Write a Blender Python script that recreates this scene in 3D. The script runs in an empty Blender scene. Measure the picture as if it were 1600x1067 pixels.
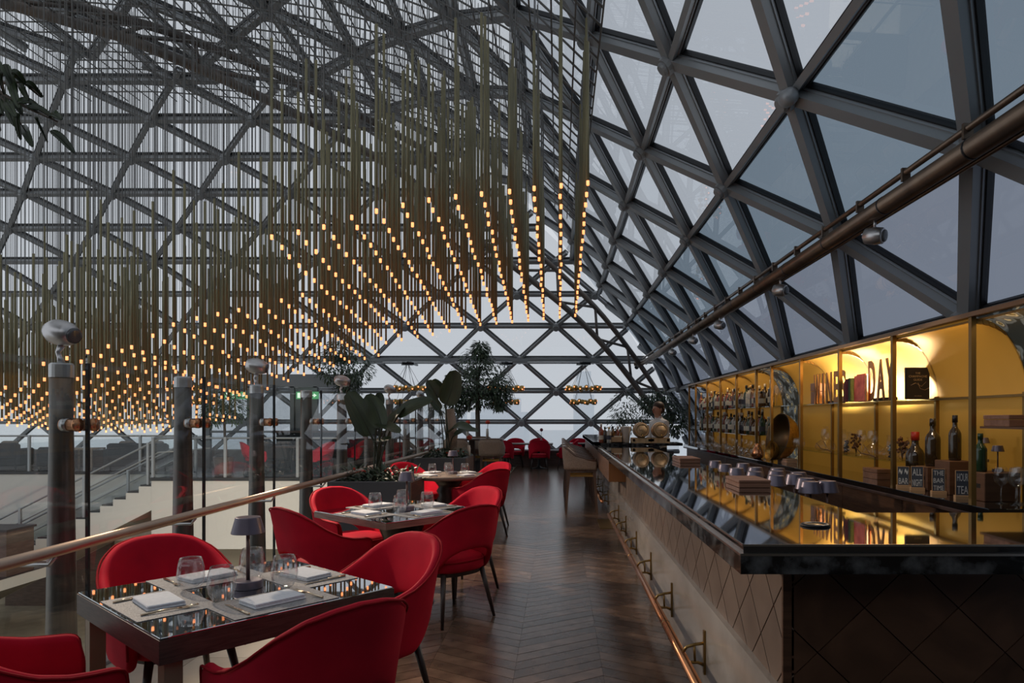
import bpy, bmesh, math, random
from math import sin, cos, pi, radians, sqrt, atan2
from mathutils import Vector, Matrix

random.seed(7)
SC = bpy.context.scene
COL = SC.collection

# ---------------------------------------------------------------- camera
EYE = 1.5
cam_d = bpy.data.cameras.new('camera')
cam = bpy.data.objects.new('camera', cam_d)
COL.objects.link(cam)
cam.location = (0, 0, EYE)
cam.rotation_euler = (pi / 2, 0, 0)
cam_d.lens = 24.0
cam_d.sensor_width = 36.0
cam_d.shift_x = -0.0456
cam_d.shift_y = 0.0747
cam_d.clip_start = 0.05
cam_d.clip_end = 2000
SC.camera = cam

# ---------------------------------------------------------------- world: overcast winter sky
W = bpy.data.worlds.new('overcast_sky')
SC.world = W
W.use_nodes = True
wn, wl = W.node_tree.nodes, W.node_tree.links
bg = wn['Background']
tc = wn.new('ShaderNodeTexCoord')
sp = wn.new('ShaderNodeSeparateXYZ')
rp = wn.new('ShaderNodeValToRGB')
wl.new(tc.outputs['Generated'], sp.inputs[0])
wl.new(sp.outputs['Z'], rp.inputs[0])
rp.color_ramp.elements[0].position = 0.0
rp.color_ramp.elements[0].color = (0.515, 0.545, 0.585, 1)
rp.color_ramp.elements[1].position = 0.9
rp.color_ramp.elements[1].color = (0.47, 0.495, 0.53, 1)
wl.new(rp.outputs['Color'], bg.inputs['Color'])
bg.inputs['Strength'].default_value = 1.08

# ---------------------------------------------------------------- exposure
SC.view_settings.view_transform = 'Standard'
SC.view_settings.look = 'None'
SC.view_settings.exposure = 0.24
SC.view_settings.gamma = 1.0
SC.view_settings.use_curve_mapping = False
SC.cycles.transparent_max_bounces = 24
SC.cycles.max_bounces = 8
SC.cycles.sample_clamp_indirect = 4.0
SC.cycles.caustics_reflective = False
SC.cycles.caustics_refractive = False

def area_light(name, loc, target, size, size_y, power, color):
    d = bpy.data.lights.new(name, 'AREA')
    d.shape = 'RECTANGLE'
    d.size, d.size_y, d.energy, d.color = size, size_y, power, color
    o = bpy.data.objects.new(name, d)
    COL.objects.link(o)
    o.location = loc
    o.rotation_euler = (Vector(target) - Vector(loc)).to_track_quat('-Z', 'Y').to_euler()
    return o

def spot_light(name, loc, target, power, color, angle=70, blend=0.6, r=0.05):
    d = bpy.data.lights.new(name, 'SPOT')
    d.energy, d.color, d.spot_size, d.spot_blend, d.shadow_soft_size = power, color, radians(angle), blend, r
    o = bpy.data.objects.new(name, d)
    COL.objects.link(o)
    o.location = loc
    o.rotation_euler = (Vector(target) - Vector(loc)).to_track_quat('-Z', 'Y').to_euler()
    return o

# ---------------------------------------------------------------- materials
def newmat(name):
    m = bpy.data.materials.new(name)
    m.use_nodes = True
    return m, m.node_tree.nodes, m.node_tree.links, m.node_tree.nodes['Principled BSDF']

def mat(name, color, rough=0.5, metal=0.0, spec=0.5, emit=None, estr=1.0, coat=0.0, sheen=0.0):
    m, n, l, b = newmat(name)
    b.inputs['Base Color'].default_value = (*color, 1)
    b.inputs['Roughness'].default_value = rough
    b.inputs['Metallic'].default_value = metal
    b.inputs['Specular IOR Level'].default_value = spec
    b.inputs['Coat Weight'].default_value = coat
    b.inputs['Sheen Weight'].default_value = sheen
    if emit:
        b.inputs['Emission Color'].default_value = (*emit, 1)
        b.inputs['Emission Strength'].default_value = estr
    return m

def vary(m, c1, c2, scale=(1, 1, 1), nscale=8.0, detail=6, rnd=0.0, bump=0.0, kind='noise', lo=0.3, hi=0.7, dist=0.0):
    """Two-colour procedural grain in object space, with an optional shift of tone from piece to piece."""
    n, l = m.node_tree.nodes, m.node_tree.links
    b = n['Principled BSDF']
    t = n.new('ShaderNodeTexCoord')
    mp = n.new('ShaderNodeMapping')
    mp.inputs['Scale'].default_value = scale
    l.new(t.outputs['Object'], mp.inputs['Vector'])
    if kind == 'noise':
        x = n.new('ShaderNodeTexNoise')
        x.inputs['Scale'].default_value = nscale
        x.inputs['Detail'].default_value = detail
        x.inputs['Distortion'].default_value = dist
        out = x.outputs['Fac']
    else:
        x = n.new('ShaderNodeTexVoronoi')
        x.inputs['Scale'].default_value = nscale
        out = x.outputs['Distance']
    vec = mp.outputs['Vector']
    oi = None
    if rnd:
        oi = n.new('ShaderNodeObjectInfo')
        ad = n.new('ShaderNodeVectorMath')
        sc_ = n.new('ShaderNodeVectorMath'); sc_.operation = 'SCALE'
        cb = n.new('ShaderNodeCombineXYZ')
        for i in range(3): l.new(oi.outputs['Random'], cb.inputs[i])
        l.new(cb.outputs[0], sc_.inputs[0]); sc_.inputs['Scale'].default_value = 37.0
        l.new(vec, ad.inputs[0]); l.new(sc_.outputs[0], ad.inputs[1])
        vec = ad.outputs[0]
    l.new(vec, x.inputs['Vector'])
    r = n.new('ShaderNodeValToRGB')
    r.color_ramp.elements[0].position, r.color_ramp.elements[0].color = lo, (*c1, 1)
    r.color_ramp.elements[1].position, r.color_ramp.elements[1].color = hi, (*c2, 1)
    l.new(out, r.inputs[0])
    col = r.outputs['Color']
    if rnd:
        hs = n.new('ShaderNodeHueSaturation')
        mr = n.new('ShaderNodeMapRange')
        mr.inputs['To Min'].default_value, mr.inputs['To Max'].default_value = 1 - rnd, 1 + rnd
        l.new(oi.outputs['Random'], mr.inputs['Value'])
        l.new(mr.outputs[0], hs.inputs['Value'])
        l.new(col, hs.inputs['Color'])
        col = hs.outputs['Color']
    l.new(col, b.inputs['Base Color'])
    if bump:
        bp = n.new('ShaderNodeBump')
        bp.inputs['Strength'].default_value = bump
        bp.inputs['Distance'].default_value = 0.01
        l.new(out, bp.inputs['Height'])
        l.new(bp.outputs['Normal'], b.inputs['Normal'])
    return m

def glass_mat(name, tint, f0=0.07, both=False):
    """Thin clear sheet: part passes straight through, part mirrors by Fresnel (Schlick), on the face turned to the ray."""
    m, n, l, b = newmat(name)
    n.remove(b)
    tr = n.new('ShaderNodeBsdfTransparent'); tr.inputs['Color'].default_value = (*tint, 1)
    gl = n.new('ShaderNodeBsdfGlossy'); gl.inputs['Roughness'].default_value = 0.0
    lw = n.new('ShaderNodeLayerWeight')
    pw = n.new('ShaderNodeMath'); pw.operation = 'POWER'; pw.inputs[1].default_value = 5.0
    l.new(lw.outputs['Facing'], pw.inputs[0])
    mr = n.new('ShaderNodeMapRange'); mr.inputs['To Min'].default_value = f0; mr.inputs['To Max'].default_value = 1.0
    l.new(pw.outputs[0], mr.inputs['Value'])
    fac = mr.outputs[0]
    if not both:
        ge = n.new('ShaderNodeNewGeometry')
        iv = n.new('ShaderNodeMath'); iv.operation = 'SUBTRACT'; iv.inputs[0].default_value = 1.0
        l.new(ge.outputs['Backfacing'], iv.inputs[1])
        mu = n.new('ShaderNodeMath'); mu.operation = 'MULTIPLY'
        l.new(fac, mu.inputs[0]); l.new(iv.outputs[0], mu.inputs[1]); fac = mu.outputs[0]
    mx = n.new('ShaderNodeMixShader')
    l.new(fac, mx.inputs['Fac']); l.new(tr.outputs[0], mx.inputs[1]); l.new(gl.outputs[0], mx.inputs[2])
    l.new(mx.outputs[0], n['Material Output'].inputs['Surface'])
    return m

M = {}
M['steel'] = mat('painted_steel', (0.30, 0.315, 0.325), 0.42, 0.1)
M['steel_light'] = mat('pale_painted_steel', (0.36, 0.38, 0.40), 0.4, 0.3)
M['gasket'] = mat('black_rubber_gasket', (0.012, 0.013, 0.015), 0.6)
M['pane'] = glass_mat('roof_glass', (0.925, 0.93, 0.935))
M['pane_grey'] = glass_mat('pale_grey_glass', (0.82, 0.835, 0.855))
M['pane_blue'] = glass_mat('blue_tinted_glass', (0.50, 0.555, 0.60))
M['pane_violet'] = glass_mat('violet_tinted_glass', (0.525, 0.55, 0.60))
M['screen'] = glass_mat('balustrade_glass', (0.95, 0.965, 0.96))
M['vessel'] = glass_mat('clear_drinking_glass', (0.965, 0.965, 0.97), 0.12, True)
M['decanter'] = glass_mat('decanter_glass', (0.95, 0.93, 0.9), 0.06, True)
M['shelf_glass'] = glass_mat('green_edged_shelf_glass', (0.9, 0.95, 0.92))
M['pipe'] = vary(mat('bronze_pipe', (0.2, 0.14, 0.1), 0.32, 0.75), (0.15, 0.11, 0.085), (0.24, 0.17, 0.12), nscale=5)
M['rust'] = vary(mat('primed_tube', (0.2, 0.17, 0.15), 0.5, 0.3), (0.13, 0.12, 0.115), (0.22, 0.18, 0.15), nscale=1.5)
M['wire'] = mat('steel_wire', (0.17, 0.17, 0.165), 0.5, 0.4)
M['olive'] = vary(mat('olive_brass_tube', (0.2, 0.18, 0.1), 0.38, 0.30), (0.21, 0.195, 0.115), (0.34, 0.30, 0.165), scale=(1, 1, .2), nscale=10)
M['bulb'] = mat('warm_lamp', (1, .8, .5), 0.4, emit=(1.0, 0.27, 0.085), estr=2.0)
M['bulb'].cycles.emission_sampling = 'NONE'
M['velvet'] = vary(mat('red_velvet', (0.5, 0.01, 0.02), 0.75, spec=0.15, sheen=0.22), (0.36, 0.004, 0.022), (0.60, 0.008, 0.032), nscale=3.2, detail=5, bump=0.05)
M['velvet'].node_tree.nodes['Principled BSDF'].inputs['Sheen Tint'].default_value = (1, .10, .12, 1)
M['velvet_dark'] = mat('red_velvet_piping', (0.30, 0.004, 0.012), 0.8, spec=0.2)
M['leg_wood'] = vary(mat('dark_stained_wood', (0.03, 0.02, 0.017), 0.4), (0.022, 0.014, 0.012), (0.05, 0.032, 0.026), scale=(6, 6, 1), nscale=6)
M['oak_dark'] = vary(mat('dark_brown_oak', (0.1, 0.06, 0.05), 0.38), (0.042, 0.025, 0.022), (0.095, 0.057, 0.048), scale=(1, 1, 9), nscale=7, dist=1.5)
M['oak_pale'] = vary(mat('limed_oak_edge', (0.3, 0.22, 0.17), 0.45), (0.17, 0.12, 0.09), (0.33, 0.25, 0.19), scale=(1, 1, 10), nscale=5)
M['mirror'] = mat('mirror_glass_top', (0.55, 0.56, 0.57), 0.02, 1.0)
M['brass_leg'] = mat('brushed_bronze', (0.30, 0.235, 0.16), 0.42, 0.35)
M['brass'] = mat('brass', (0.62, 0.40, 0.13), 0.3, 1.0)
M['brass_dark'] = mat('aged_brass', (0.33, 0.215, 0.08), 0.36, 0.9)
M['copper'] = vary(mat('copper_tube', (0.62, 0.29, 0.15), 0.27, 0.95), (0.5, 0.23, 0.115), (0.70, 0.34, 0.18), nscale=3)
M['handrail'] = vary(mat('champagne_rail', (0.52, 0.38, 0.29), 0.36, 0.85), (0.47, 0.34, 0.255), (0.58, 0.43, 0.33), nscale=2)
M['linen'] = vary(mat('white_linen', (0.8, 0.82, 0.86), 0.85), (0.76, 0.79, 0.84), (0.86, 0.88, 0.92), nscale=60, bump=0.1)
M['mat_weave'] = vary(mat('grey_woven_vinyl', (0.3, 0.29, 0.285), 0.6), (0.13, 0.13, 0.135), (0.47, 0.47, 0.485), scale=(1, 5, 1), nscale=90, detail=2)
M['cutlery'] = mat('champagne_cutlery', (0.78, 0.64, 0.47), 0.2, 1.0)
M['lamp_paint'] = mat('lilac_grey_metal', (0.175, 0.155, 0.195), 0.36, 0.6)
M['lamp_stem'] = mat('brown_metal_stem', (0.20, 0.14, 0.13), 0.35, 0.8)
M['granite'] = vary(mat('black_granite', (0.01, 0.01, 0.011), 0.07, spec=0.6, coat=0.3), (0.004, 0.004, 0.005), (0.19, 0.195, 0.20), nscale=11, detail=9, lo=0.46, hi=0.78)
M['granite_top'] = mat('polished_black_stone', (0.012, 0.012, 0.013), 0.035, spec=1.0, coat=1.0)
M['steel_strip'] = mat('pale_metal_inlay', (0.62, 0.58, 0.52), 0.25, 1.0)
M['diamond'] = vary(mat('taupe_lacquered_veneer', (0.2, 0.15, 0.12), 0.34), (0.165, 0.118, 0.092), (0.235, 0.172, 0.135), scale=(1, 1, 8), nscale=5, rnd=0.05)
M['walnut'] = vary(mat('walnut_veneer', (0.055, 0.026, 0.015), 0.4), (0.070, 0.034, 0.019), (0.150, 0.074, 0.041), scale=(1, 1, 14), nscale=4, dist=1.0, rnd=0.06)
M['groove'] = mat('black_backing', (0.008, 0.007, 0.007), 0.7)
M['marble'] = vary(mat('grey_marble', (0.4, 0.36, 0.33), 0.16), (0.25, 0.225, 0.205), (0.50, 0.46, 0.42), scale=(1, .35, 1), nscale=2.5, detail=10, dist=1.2)
M['apron_wood'] = vary(mat('brown_oak_apron', (0.14, 0.07, 0.045), 0.4), (0.10, 0.052, 0.034), (0.20, 0.105, 0.066), scale=(1, 1, 10), nscale=3)
M['end_wood_lit'] = mat('lit_orange_oak_end', (0.36, 0.15, 0.05), 0.4)  # apron oak with the orange light on its end put into the colour
M['plank'] = vary(mat('smoked_oak_parquet', (0.07, 0.045, 0.034), 0.22, spec=0.6), (0.088, 0.056, 0.041), (0.200, 0.126, 0.088), scale=(1, 1, 1), nscale=7, detail=8, rnd=0.30, bump=0.10)
M['floor_base'] = mat('dark_floor_joint', (0.012, 0.009, 0.008), 0.6)
M['tile'] = vary(mat('cream_stone_tile', (0.5, 0.44, 0.34), 0.35), (0.42, 0.37, 0.29), (0.58, 0.52, 0.42), nscale=3, rnd=0.06)
M['white'] = mat('white_plaster', (0.62, 0.60, 0.57), 0.7)
M['cream'] = mat('cream_plaster', (0.42, 0.375, 0.30), 0.75)
M['taupe_wall'] = mat('taupe_plaster', (0.23, 0.21, 0.18), 0.75)  # taupe plaster of the soffits, under-deck and rear wall
M['dark_stone'] = mat('dark_stair_stone', (0.035, 0.037, 0.04), 0.4)
M['grey_floor'] = mat('grey_stone_floor', (0.10, 0.105, 0.11), 0.25)
M['low_wall'] = vary(mat('brown_panel_dado', (0.1, 0.07, 0.06), 0.45), (0.075, 0.052, 0.044), (0.13, 0.092, 0.078), scale=(1, 1, 6), nscale=4)
M['post_steel'] = vary(mat('bronzed_steel_post', (0.24, 0.225, 0.21), 0.36, 0.8), (0.105, 0.098, 0.092), (0.21, 0.195, 0.18), scale=(5, 5, .3), nscale=6)
M['nickel'] = mat('satin_nickel', (0.56, 0.55, 0.55), 0.3, 0.9)
M['lens'] = mat('grey_lamp_lens', (0.12, 0.12, 0.125), 0.25, 0.3)
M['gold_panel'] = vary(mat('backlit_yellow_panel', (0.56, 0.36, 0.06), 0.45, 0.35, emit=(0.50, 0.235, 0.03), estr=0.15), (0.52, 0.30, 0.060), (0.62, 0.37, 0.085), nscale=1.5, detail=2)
M['cab_top'] = mat('cabinet_bronze', (0.30, 0.19, 0.11), 0.4, 0.7)
M['letter'] = vary(mat('brown_oak_letter', (0.25, 0.12, 0.05), 0.55), (0.19, 0.09, 0.036), (0.31, 0.15, 0.06), scale=(8, 8, 1), nscale=4)
M['box_wood'] = vary(mat('red_brown_box_wood', (0.3, 0.14, 0.085), 0.45), (0.24, 0.11, 0.065), (0.37, 0.18, 0.11), scale=(1, 8, 8), nscale=3, rnd=0.05)
M['crate_wood'] = vary(mat('dark_crate_wood', (0.11, 0.05, 0.028), 0.5), (0.085, 0.037, 0.02), (0.145, 0.068, 0.036), scale=(1, 1, 8), nscale=3)
M['chalk'] = mat('chalkboard_blue_black', (0.055, 0.07, 0.10), 0.6)
M['chalk_white'] = mat('chalk_writing', (0.62, 0.66, 0.70), 0.8)
M['pine'] = mat('pale_pine', (0.50, 0.31, 0.165), 0.55)
M['bottle_dark'] = mat('dark_wine_bottle', (0.030, 0.018, 0.008), 0.06, spec=0.7, coat=0.4)
M['bottle_amber'] = mat('amber_bottle', (0.14, 0.06, 0.012), 0.06, spec=0.7)
M['bottle_green'] = mat('green_bottle', (0.02, 0.05, 0.025), 0.07, spec=0.7)
M['bottle_clear'] = mat('clear_spirit_bottle', (0.42, 0.40, 0.36), 0.08, spec=0.8)
M['bottle_rose'] = mat('rosy_liqueur_bottle', (0.24, 0.06, 0.035), 0.08, spec=0.7)
M['label_cream'] = mat('cream_paper_label', (0.68, 0.62, 0.50), 0.7)
M['label_dark'] = mat('dark_paper_label', (0.04, 0.04, 0.06), 0.6)
M['red_cap'] = mat('red_wax_capsule', (0.55, 0.035, 0.015), 0.35)
M['black_cap'] = mat('black_capsule', (0.015, 0.014, 0.016), 0.35)
M['gold_cap'] = mat('gold_capsule', (0.6, 0.4, 0.14), 0.3, 0.9)
M['stool_fabric'] = vary(mat('beige_stool_linen', (0.38, 0.28, 0.21), 0.85), (0.31, 0.225, 0.165), (0.46, 0.345, 0.26), nscale=60)
M['stool_leather'] = mat('brown_leather_seat', (0.13, 0.075, 0.05), 0.28)
M['stool_wood'] = vary(mat('brown_stool_wood', (0.14, 0.085, 0.06), 0.4), (0.10, 0.06, 0.042), (0.18, 0.11, 0.078), scale=(6, 6, 1), nscale=5)
M['leaf'] = vary(mat('dark_ficus_leaf', (0.03, 0.05, 0.028), 0.45), (0.040, 0.066, 0.042), (0.115, 0.165, 0.100), nscale=4)
M['leaf_big'] = vary(mat('banana_leaf', (0.035, 0.055, 0.025), 0.36), (0.026, 0.042, 0.020), (0.055, 0.080, 0.034), scale=(1, 14, 1), nscale=3)
M['leaf_under'] = mat('pale_leaf_underside', (0.26, 0.28, 0.18), 0.5)
M['stem_green'] = mat('dark_leaf_stalk', (0.035, 0.045, 0.025), 0.5)
M['bark'] = vary(mat('grey_brown_bark', (0.12, 0.095, 0.075), 0.8), (0.08, 0.065, 0.05), (0.17, 0.14, 0.115), scale=(4, 4, 1), nscale=6, bump=0.3)
M['planter_grey'] = mat('anthracite_planter', (0.075, 0.078, 0.085), 0.5)
M['planter_side'] = mat('slate_planter_rim', (0.16, 0.165, 0.175), 0.5)
M['soil'] = mat('dark_potting_soil', (0.03, 0.022, 0.016), 0.9)
M['flower'] = mat('red_flower', (0.65, 0.07, 0.035), 0.6)
M['sofa'] = vary(mat('charcoal_sofa_cloth', (0.05, 0.055, 0.065), 0.85), (0.018, 0.020, 0.025), (0.035, 0.038, 0.046), nscale=20)
M['cushion'] = mat('taupe_cushion', (0.20, 0.17, 0.15), 0.85)
M['black_metal'] = mat('black_metal', (0.02, 0.02, 0.022), 0.35, 0.6)
M['grey_frame'] = mat('grey_door_frame', (0.16, 0.175, 0.185), 0.45, 0.3)
M['exit_green'] = mat('green_exit_sign', (0.05, 0.25, 0.1), 0.5, emit=(0.22, 0.75, 0.34), estr=0.35)
M['exit_white'] = mat('lit_white_pictogram', (0.8, 0.9, 0.8), 0.5, emit=(0.8, 1.0, 0.8), estr=0.8)
M['barrel'] = vary(mat('pale_oak_barrel', (0.55, 0.33, 0.15), 0.5), (0.56, 0.37, 0.19), (0.74, 0.52, 0.29), scale=(8, 1, 1), nscale=4)
M['hoop'] = mat('dark_barrel_hoop', (0.14, 0.08, 0.04), 0.45, 0.3)
M['ceramic'] = mat('white_ceramic', (0.72, 0.66, 0.58), 0.4)
M['skin'] = mat('skin', (0.52, 0.27, 0.175), 0.55)
M['shirt'] = mat('white_shirt', (0.72, 0.70, 0.67), 0.8)
M['trousers'] = mat('black_trousers', (0.02, 0.02, 0.024), 0.8)
M['hair'] = mat('dark_brown_hair', (0.045, 0.022, 0.013), 0.6)
M['eye'] = mat('dark_eye', (0.02, 0.015, 0.012), 0.3)
M['book_red'] = mat('red_book_cover', (0.50, 0.045, 0.025), 0.5)
M['book_plum'] = mat('plum_book_cover', (0.17, 0.03, 0.055), 0.5)
M['book_green'] = mat('dark_green_book_cover', (0.03, 0.075, 0.04), 0.5)
M['book_navy'] = mat('black_blue_book_cover', (0.022, 0.018, 0.022), 0.4)
M['book_orange'] = mat('orange_book_cover', (0.55, 0.10, 0.03), 0.5)
M['paper'] = mat('book_pages', (0.6, 0.53, 0.42), 0.8)
M['pic_red'] = vary(mat('red_photo_cover', (0.5, 0.06, 0.04), 0.4), (0.30, 0.015, 0.01), (0.75, 0.17, 0.10), nscale=9, detail=3)
M['gilt'] = mat('gilt_lettering', (0.55, 0.42, 0.26), 0.4, 0.6)
M['dried'] = vary(mat('dried_brown_petals', (0.16, 0.065, 0.03), 0.8), (0.10, 0.04, 0.02), (0.22, 0.10, 0.04), nscale=20)
M['grape'] = mat('blue_black_beads', (0.02, 0.02, 0.032), 0.35)
M['twig'] = mat('dark_twig', (0.10, 0.05, 0.025), 0.8)
M['hammered'] = vary(mat('hammered_gold', (0.5, 0.3, 0.09), 0.38, 0.7), (0.34, 0.19, 0.05), (0.56, 0.34, 0.10), nscale=22, kind='vor', lo=0, hi=.5, bump=0.35)
M['bowl_inner'] = mat('dark_bronze_bowl_inside', (0.10, 0.055, 0.02), 0.35, 0.6)
M['fog_tower'] = mat('haze_pale_concrete', (0.86, 0.89, 0.92), 0.9)  # paleness stands in for the fog haze in front of the towers
M['snow'] = mat('snowy_ground', (0.80, 0.84, 0.87), 0.9)
M['pink_box'] = mat('pale_pink_card_box', (0.50, 0.33, 0.25), 0.6)

def agate():
    m, n, l, b = newmat('backlit_agate')
    t = n.new('ShaderNodeTexCoord')
    v = n.new('ShaderNodeTexVoronoi'); v.inputs['Scale'].default_value = 9.0
    ns = n.new('ShaderNodeTexNoise'); ns.inputs['Scale'].default_value = 7.0
    mxv = n.new('ShaderNodeMix'); mxv.data_type = 'VECTOR'; mxv.inputs['Factor'].default_value = 0.12
    l.new(t.outputs['Object'], ns.inputs['Vector'])
    l.new(t.outputs['Object'], mxv.inputs['A']); l.new(ns.outputs['Color'], mxv.inputs['B'])
    l.new(mxv.outputs['Result'], v.inputs['Vector'])
    r = n.new('ShaderNodeValToRGB')
    e = r.color_ramp.elements
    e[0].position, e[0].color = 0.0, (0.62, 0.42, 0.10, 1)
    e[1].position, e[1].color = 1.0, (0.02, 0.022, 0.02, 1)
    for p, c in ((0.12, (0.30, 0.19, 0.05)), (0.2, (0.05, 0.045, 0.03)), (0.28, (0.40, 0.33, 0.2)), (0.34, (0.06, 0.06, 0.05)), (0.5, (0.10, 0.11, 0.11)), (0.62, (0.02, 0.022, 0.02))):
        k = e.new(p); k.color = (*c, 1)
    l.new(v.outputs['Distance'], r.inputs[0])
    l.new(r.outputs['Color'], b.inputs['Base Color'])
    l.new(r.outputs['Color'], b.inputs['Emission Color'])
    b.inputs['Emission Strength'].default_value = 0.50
    b.inputs['Roughness'].default_value = 0.2
    return m
M['agate'] = agate()

# ---------------------------------------------------------------- mesh builder
class MB:
    def __init__(s):
        s.v, s.f, s.mi, s.sm = [], [], [], []
        s.cur, s.smooth = 0, False
    def add(s, vs, fs, smooth=None):
        o = len(s.v)
        s.v += [tuple(p) for p in vs]
        for f in fs:
            s.f.append(tuple(i + o for i in f)); s.mi.append(s.cur)
            s.sm.append(s.smooth if smooth is None else smooth)
    def box(s, x0, x1, y0, y1, z0, z1, mtx=None):
        vs = [Vector((x, y, z)) for z in (z0, z1) for y in (y0, y1) for x in (x0, x1)]
        if mtx: vs = [mtx @ p for p in vs]
        s.add(vs, [(0, 2, 3, 1), (4, 5, 7, 6), (0, 1, 5, 4), (2, 6, 7, 3), (0, 4, 6, 2), (1, 3, 7, 5)], False)
    def rbox(s, x0, x1, y0, y1, z0, z1, r=0.01, mtx=None):
        """box with chamfered vertical and horizontal edges (three rings a side)"""
        rings = []
        for (ins, z) in ((r, z0), (0, z0 + r), (0, z1 - r), (r, z1)):
            a, b, c, d = x0 + ins, x1 - ins, y0 + ins, y1 - ins
            q = r
            rings.append([(a + q, c, z), (b - q, c, z), (b, c + q, z), (b, d - q, z), (b - q, d, z), (a + q, d, z), (a, d - q, z), (a, c + q, z)])
        if mtx: rings = [[tuple(mtx @ Vector(p)) for p in g] for g in rings]
        s.loft(rings, True, True)
    def loft(s, rings, cap0=False, cap1=False, smooth=None):
        n = len(rings[0]); vs = [p for g in rings for p in g]; fs = []
        for k in range(len(rings) - 1):
            for i in range(n):
                j = (i + 1) % n
                fs.append((k * n + i, k * n + j, (k + 1) * n + j, (k + 1) * n + i))
        if cap0: fs.append(tuple(range(n - 1, -1, -1)))
        if cap1: fs.append(tuple((len(rings) - 1) * n + i for i in range(n)))
        s.add(vs, fs, smooth)
    def lathe(s, prof, n=24, mtx=None, cap0=True, cap1=True, smooth=True, cx=0, cy=0):
        rings = []
        for r, z in prof:
            g = [Vector((cx + r * cos(2 * pi * i / n), cy + r * sin(2 * pi * i / n), z)) for i in range(n)]
            if mtx: g = [mtx @ p for p in g]
            rings.append(g)
        s.loft(rings, cap0, cap1, smooth)
    def tube(s, pts, r, n=8, closed=False, smooth=True):
        pts = [Vector(p) for p in pts]
        m = len(pts)
        rs = r if isinstance(r, (list, tuple)) else [r] * m
        rings = []; up = None
        for i, p in enumerate(pts):
            if closed: t = pts[(i + 1) % m] - pts[i - 1]
            else: t = pts[min(i + 1, m - 1)] - pts[max(i - 1, 0)]
            t.normalize()
            if up is None:
                a = Vector((0, 0, 1)) if abs(t.z) < 0.9 else Vector((1, 0, 0))
                up = (a - t * a.dot(t)).normalized()
            else:
                up = (up - t * up.dot(t)).normalized()
            b = t.cross(up)
            rings.append([p + (up * cos(2 * pi * k / n) + b * sin(2 * pi * k / n)) * rs[i] for k in range(n)])
        if closed: rings.append(rings[0]); s.loft(rings, False, False, smooth)
        else: s.loft(rings, True, True, smooth)
    def prism(s, poly, h, mtx=None, z0=0.0):
        n = len(poly)
        vs = [Vector((x, y, z0)) for x, y in poly] + [Vector((x, y, z0 + h)) for x, y in poly]
        if mtx: vs = [mtx @ p for p in vs]
        fs = [tuple(range(n - 1, -1, -1)), tuple(range(n, 2 * n))] + [(i, (i + 1) % n, n + (i + 1) % n, n + i) for i in range(n)]
        s.add(vs, fs, False)
    def ball(s, c, rx, ry=None, rz=None, n=16, m=10, mtx=None):
        ry = rx if ry is None else ry; rz = rx if rz is None else rz
        rings = []
        for k in range(m + 1):
            a = -pi / 2 + pi * (0.02 + 0.96 * k / m)
            g = [Vector((rx * cos(a) * cos(2 * pi * i / n), ry * cos(a) * sin(2 * pi * i / n), rz * sin(a))) for i in range(n)]
            if mtx: g = [mtx @ p for p in g]
            rings.append([p + Vector(c) for p in g])
        s.loft(rings, True, True, True)
    def mesh(s, name, mats):
        me = bpy.data.meshes.new(name)
        me.from_pydata(s.v, [], s.f)
        for m in (mats if isinstance(mats, (list, tuple)) else [mats]):
            me.materials.append(M[m] if isinstance(m, str) else m)
        me.polygons.foreach_set('material_index', s.mi)
        me.polygons.foreach_set('use_smooth', s.sm)
        bm = bmesh.new(); bm.from_mesh(me)
        bmesh.ops.recalc_face_normals(bm, faces=bm.faces)
        bm.to_mesh(me); bm.free()
        me.update()
        return me
    def build(s, name, mats, parent=None, loc=None, rz=0.0):
        return put(name, s.mesh(name, mats), parent, loc, rz)

CHILD = {}
def put(name, me, parent=None, loc=None, rz=0.0, mtx=None):
    o = bpy.data.objects.new(name, me)
    COL.objects.link(o)
    if parent is not None:
        o.parent = parent
        CHILD.setdefault(parent.name, []).append(o)
    if mtx is not None: o.matrix_local = mtx
    else:
        if loc is not None: o.location = loc
        if rz: o.rotation_euler = (0, 0, rz)
    return o

def tag(o, label=None, cat=None, group=None, kind=None):
    if label: o['label'] = label
    if cat: o['category'] = cat
    if group: o['group'] = group
    if kind: o['kind'] = kind
    return o

def thing(name, label, cat, loc=(0, 0, 0), rz=0.0, group=None, kind=None):
    o = put(name, None, None, loc, rz)
    o.empty_display_size = 0.1
    return tag(o, label, cat, group, kind)

def kids(o):
    return CHILD.get(o.name, [])

def copy_tree(o, parent=None):
    c = o.copy(); COL.objects.link(c)
    if parent is not None:
        c.parent = parent
        CHILD.setdefault(parent.name, []).append(c)
    for ch in kids(o): copy_tree(ch, c)
    return c

def clone(proto, loc, rz, label, group=None):
    c = copy_tree(proto)
    c.location = loc; c.rotation_euler = (0, 0, rz)
    c['label'] = label
    if group: c['group'] = group
    elif 'group' in c: del c['group']
    return c

class Proto:
    """first use moves the built thing itself, later uses copy it"""
    def __init__(s, root): s.root, s.used = root, False
    def at(s, loc, rz, label, group=None, scale=None):
        if not s.used:
            o = s.root; s.used = True
            o.location = loc; o.rotation_euler = (0, 0, rz); o['label'] = label
            if group: o['group'] = group
            elif 'group' in o: del o['group']
        else:
            o = clone(s.root, loc, rz, label, group)
        if scale: o.scale = (scale,) * 3
        return o

def at(px, py, Y):
    return Vector(((px - 873) * Y / 1067, Y, EYE - (py - 653) * Y / 1067))
def topx(p):
    y = max(p[1], 0.05)
    return 873 + p[0] * 1067 / y, 653 - (p[2] - EYE) * 1067 / y

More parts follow.
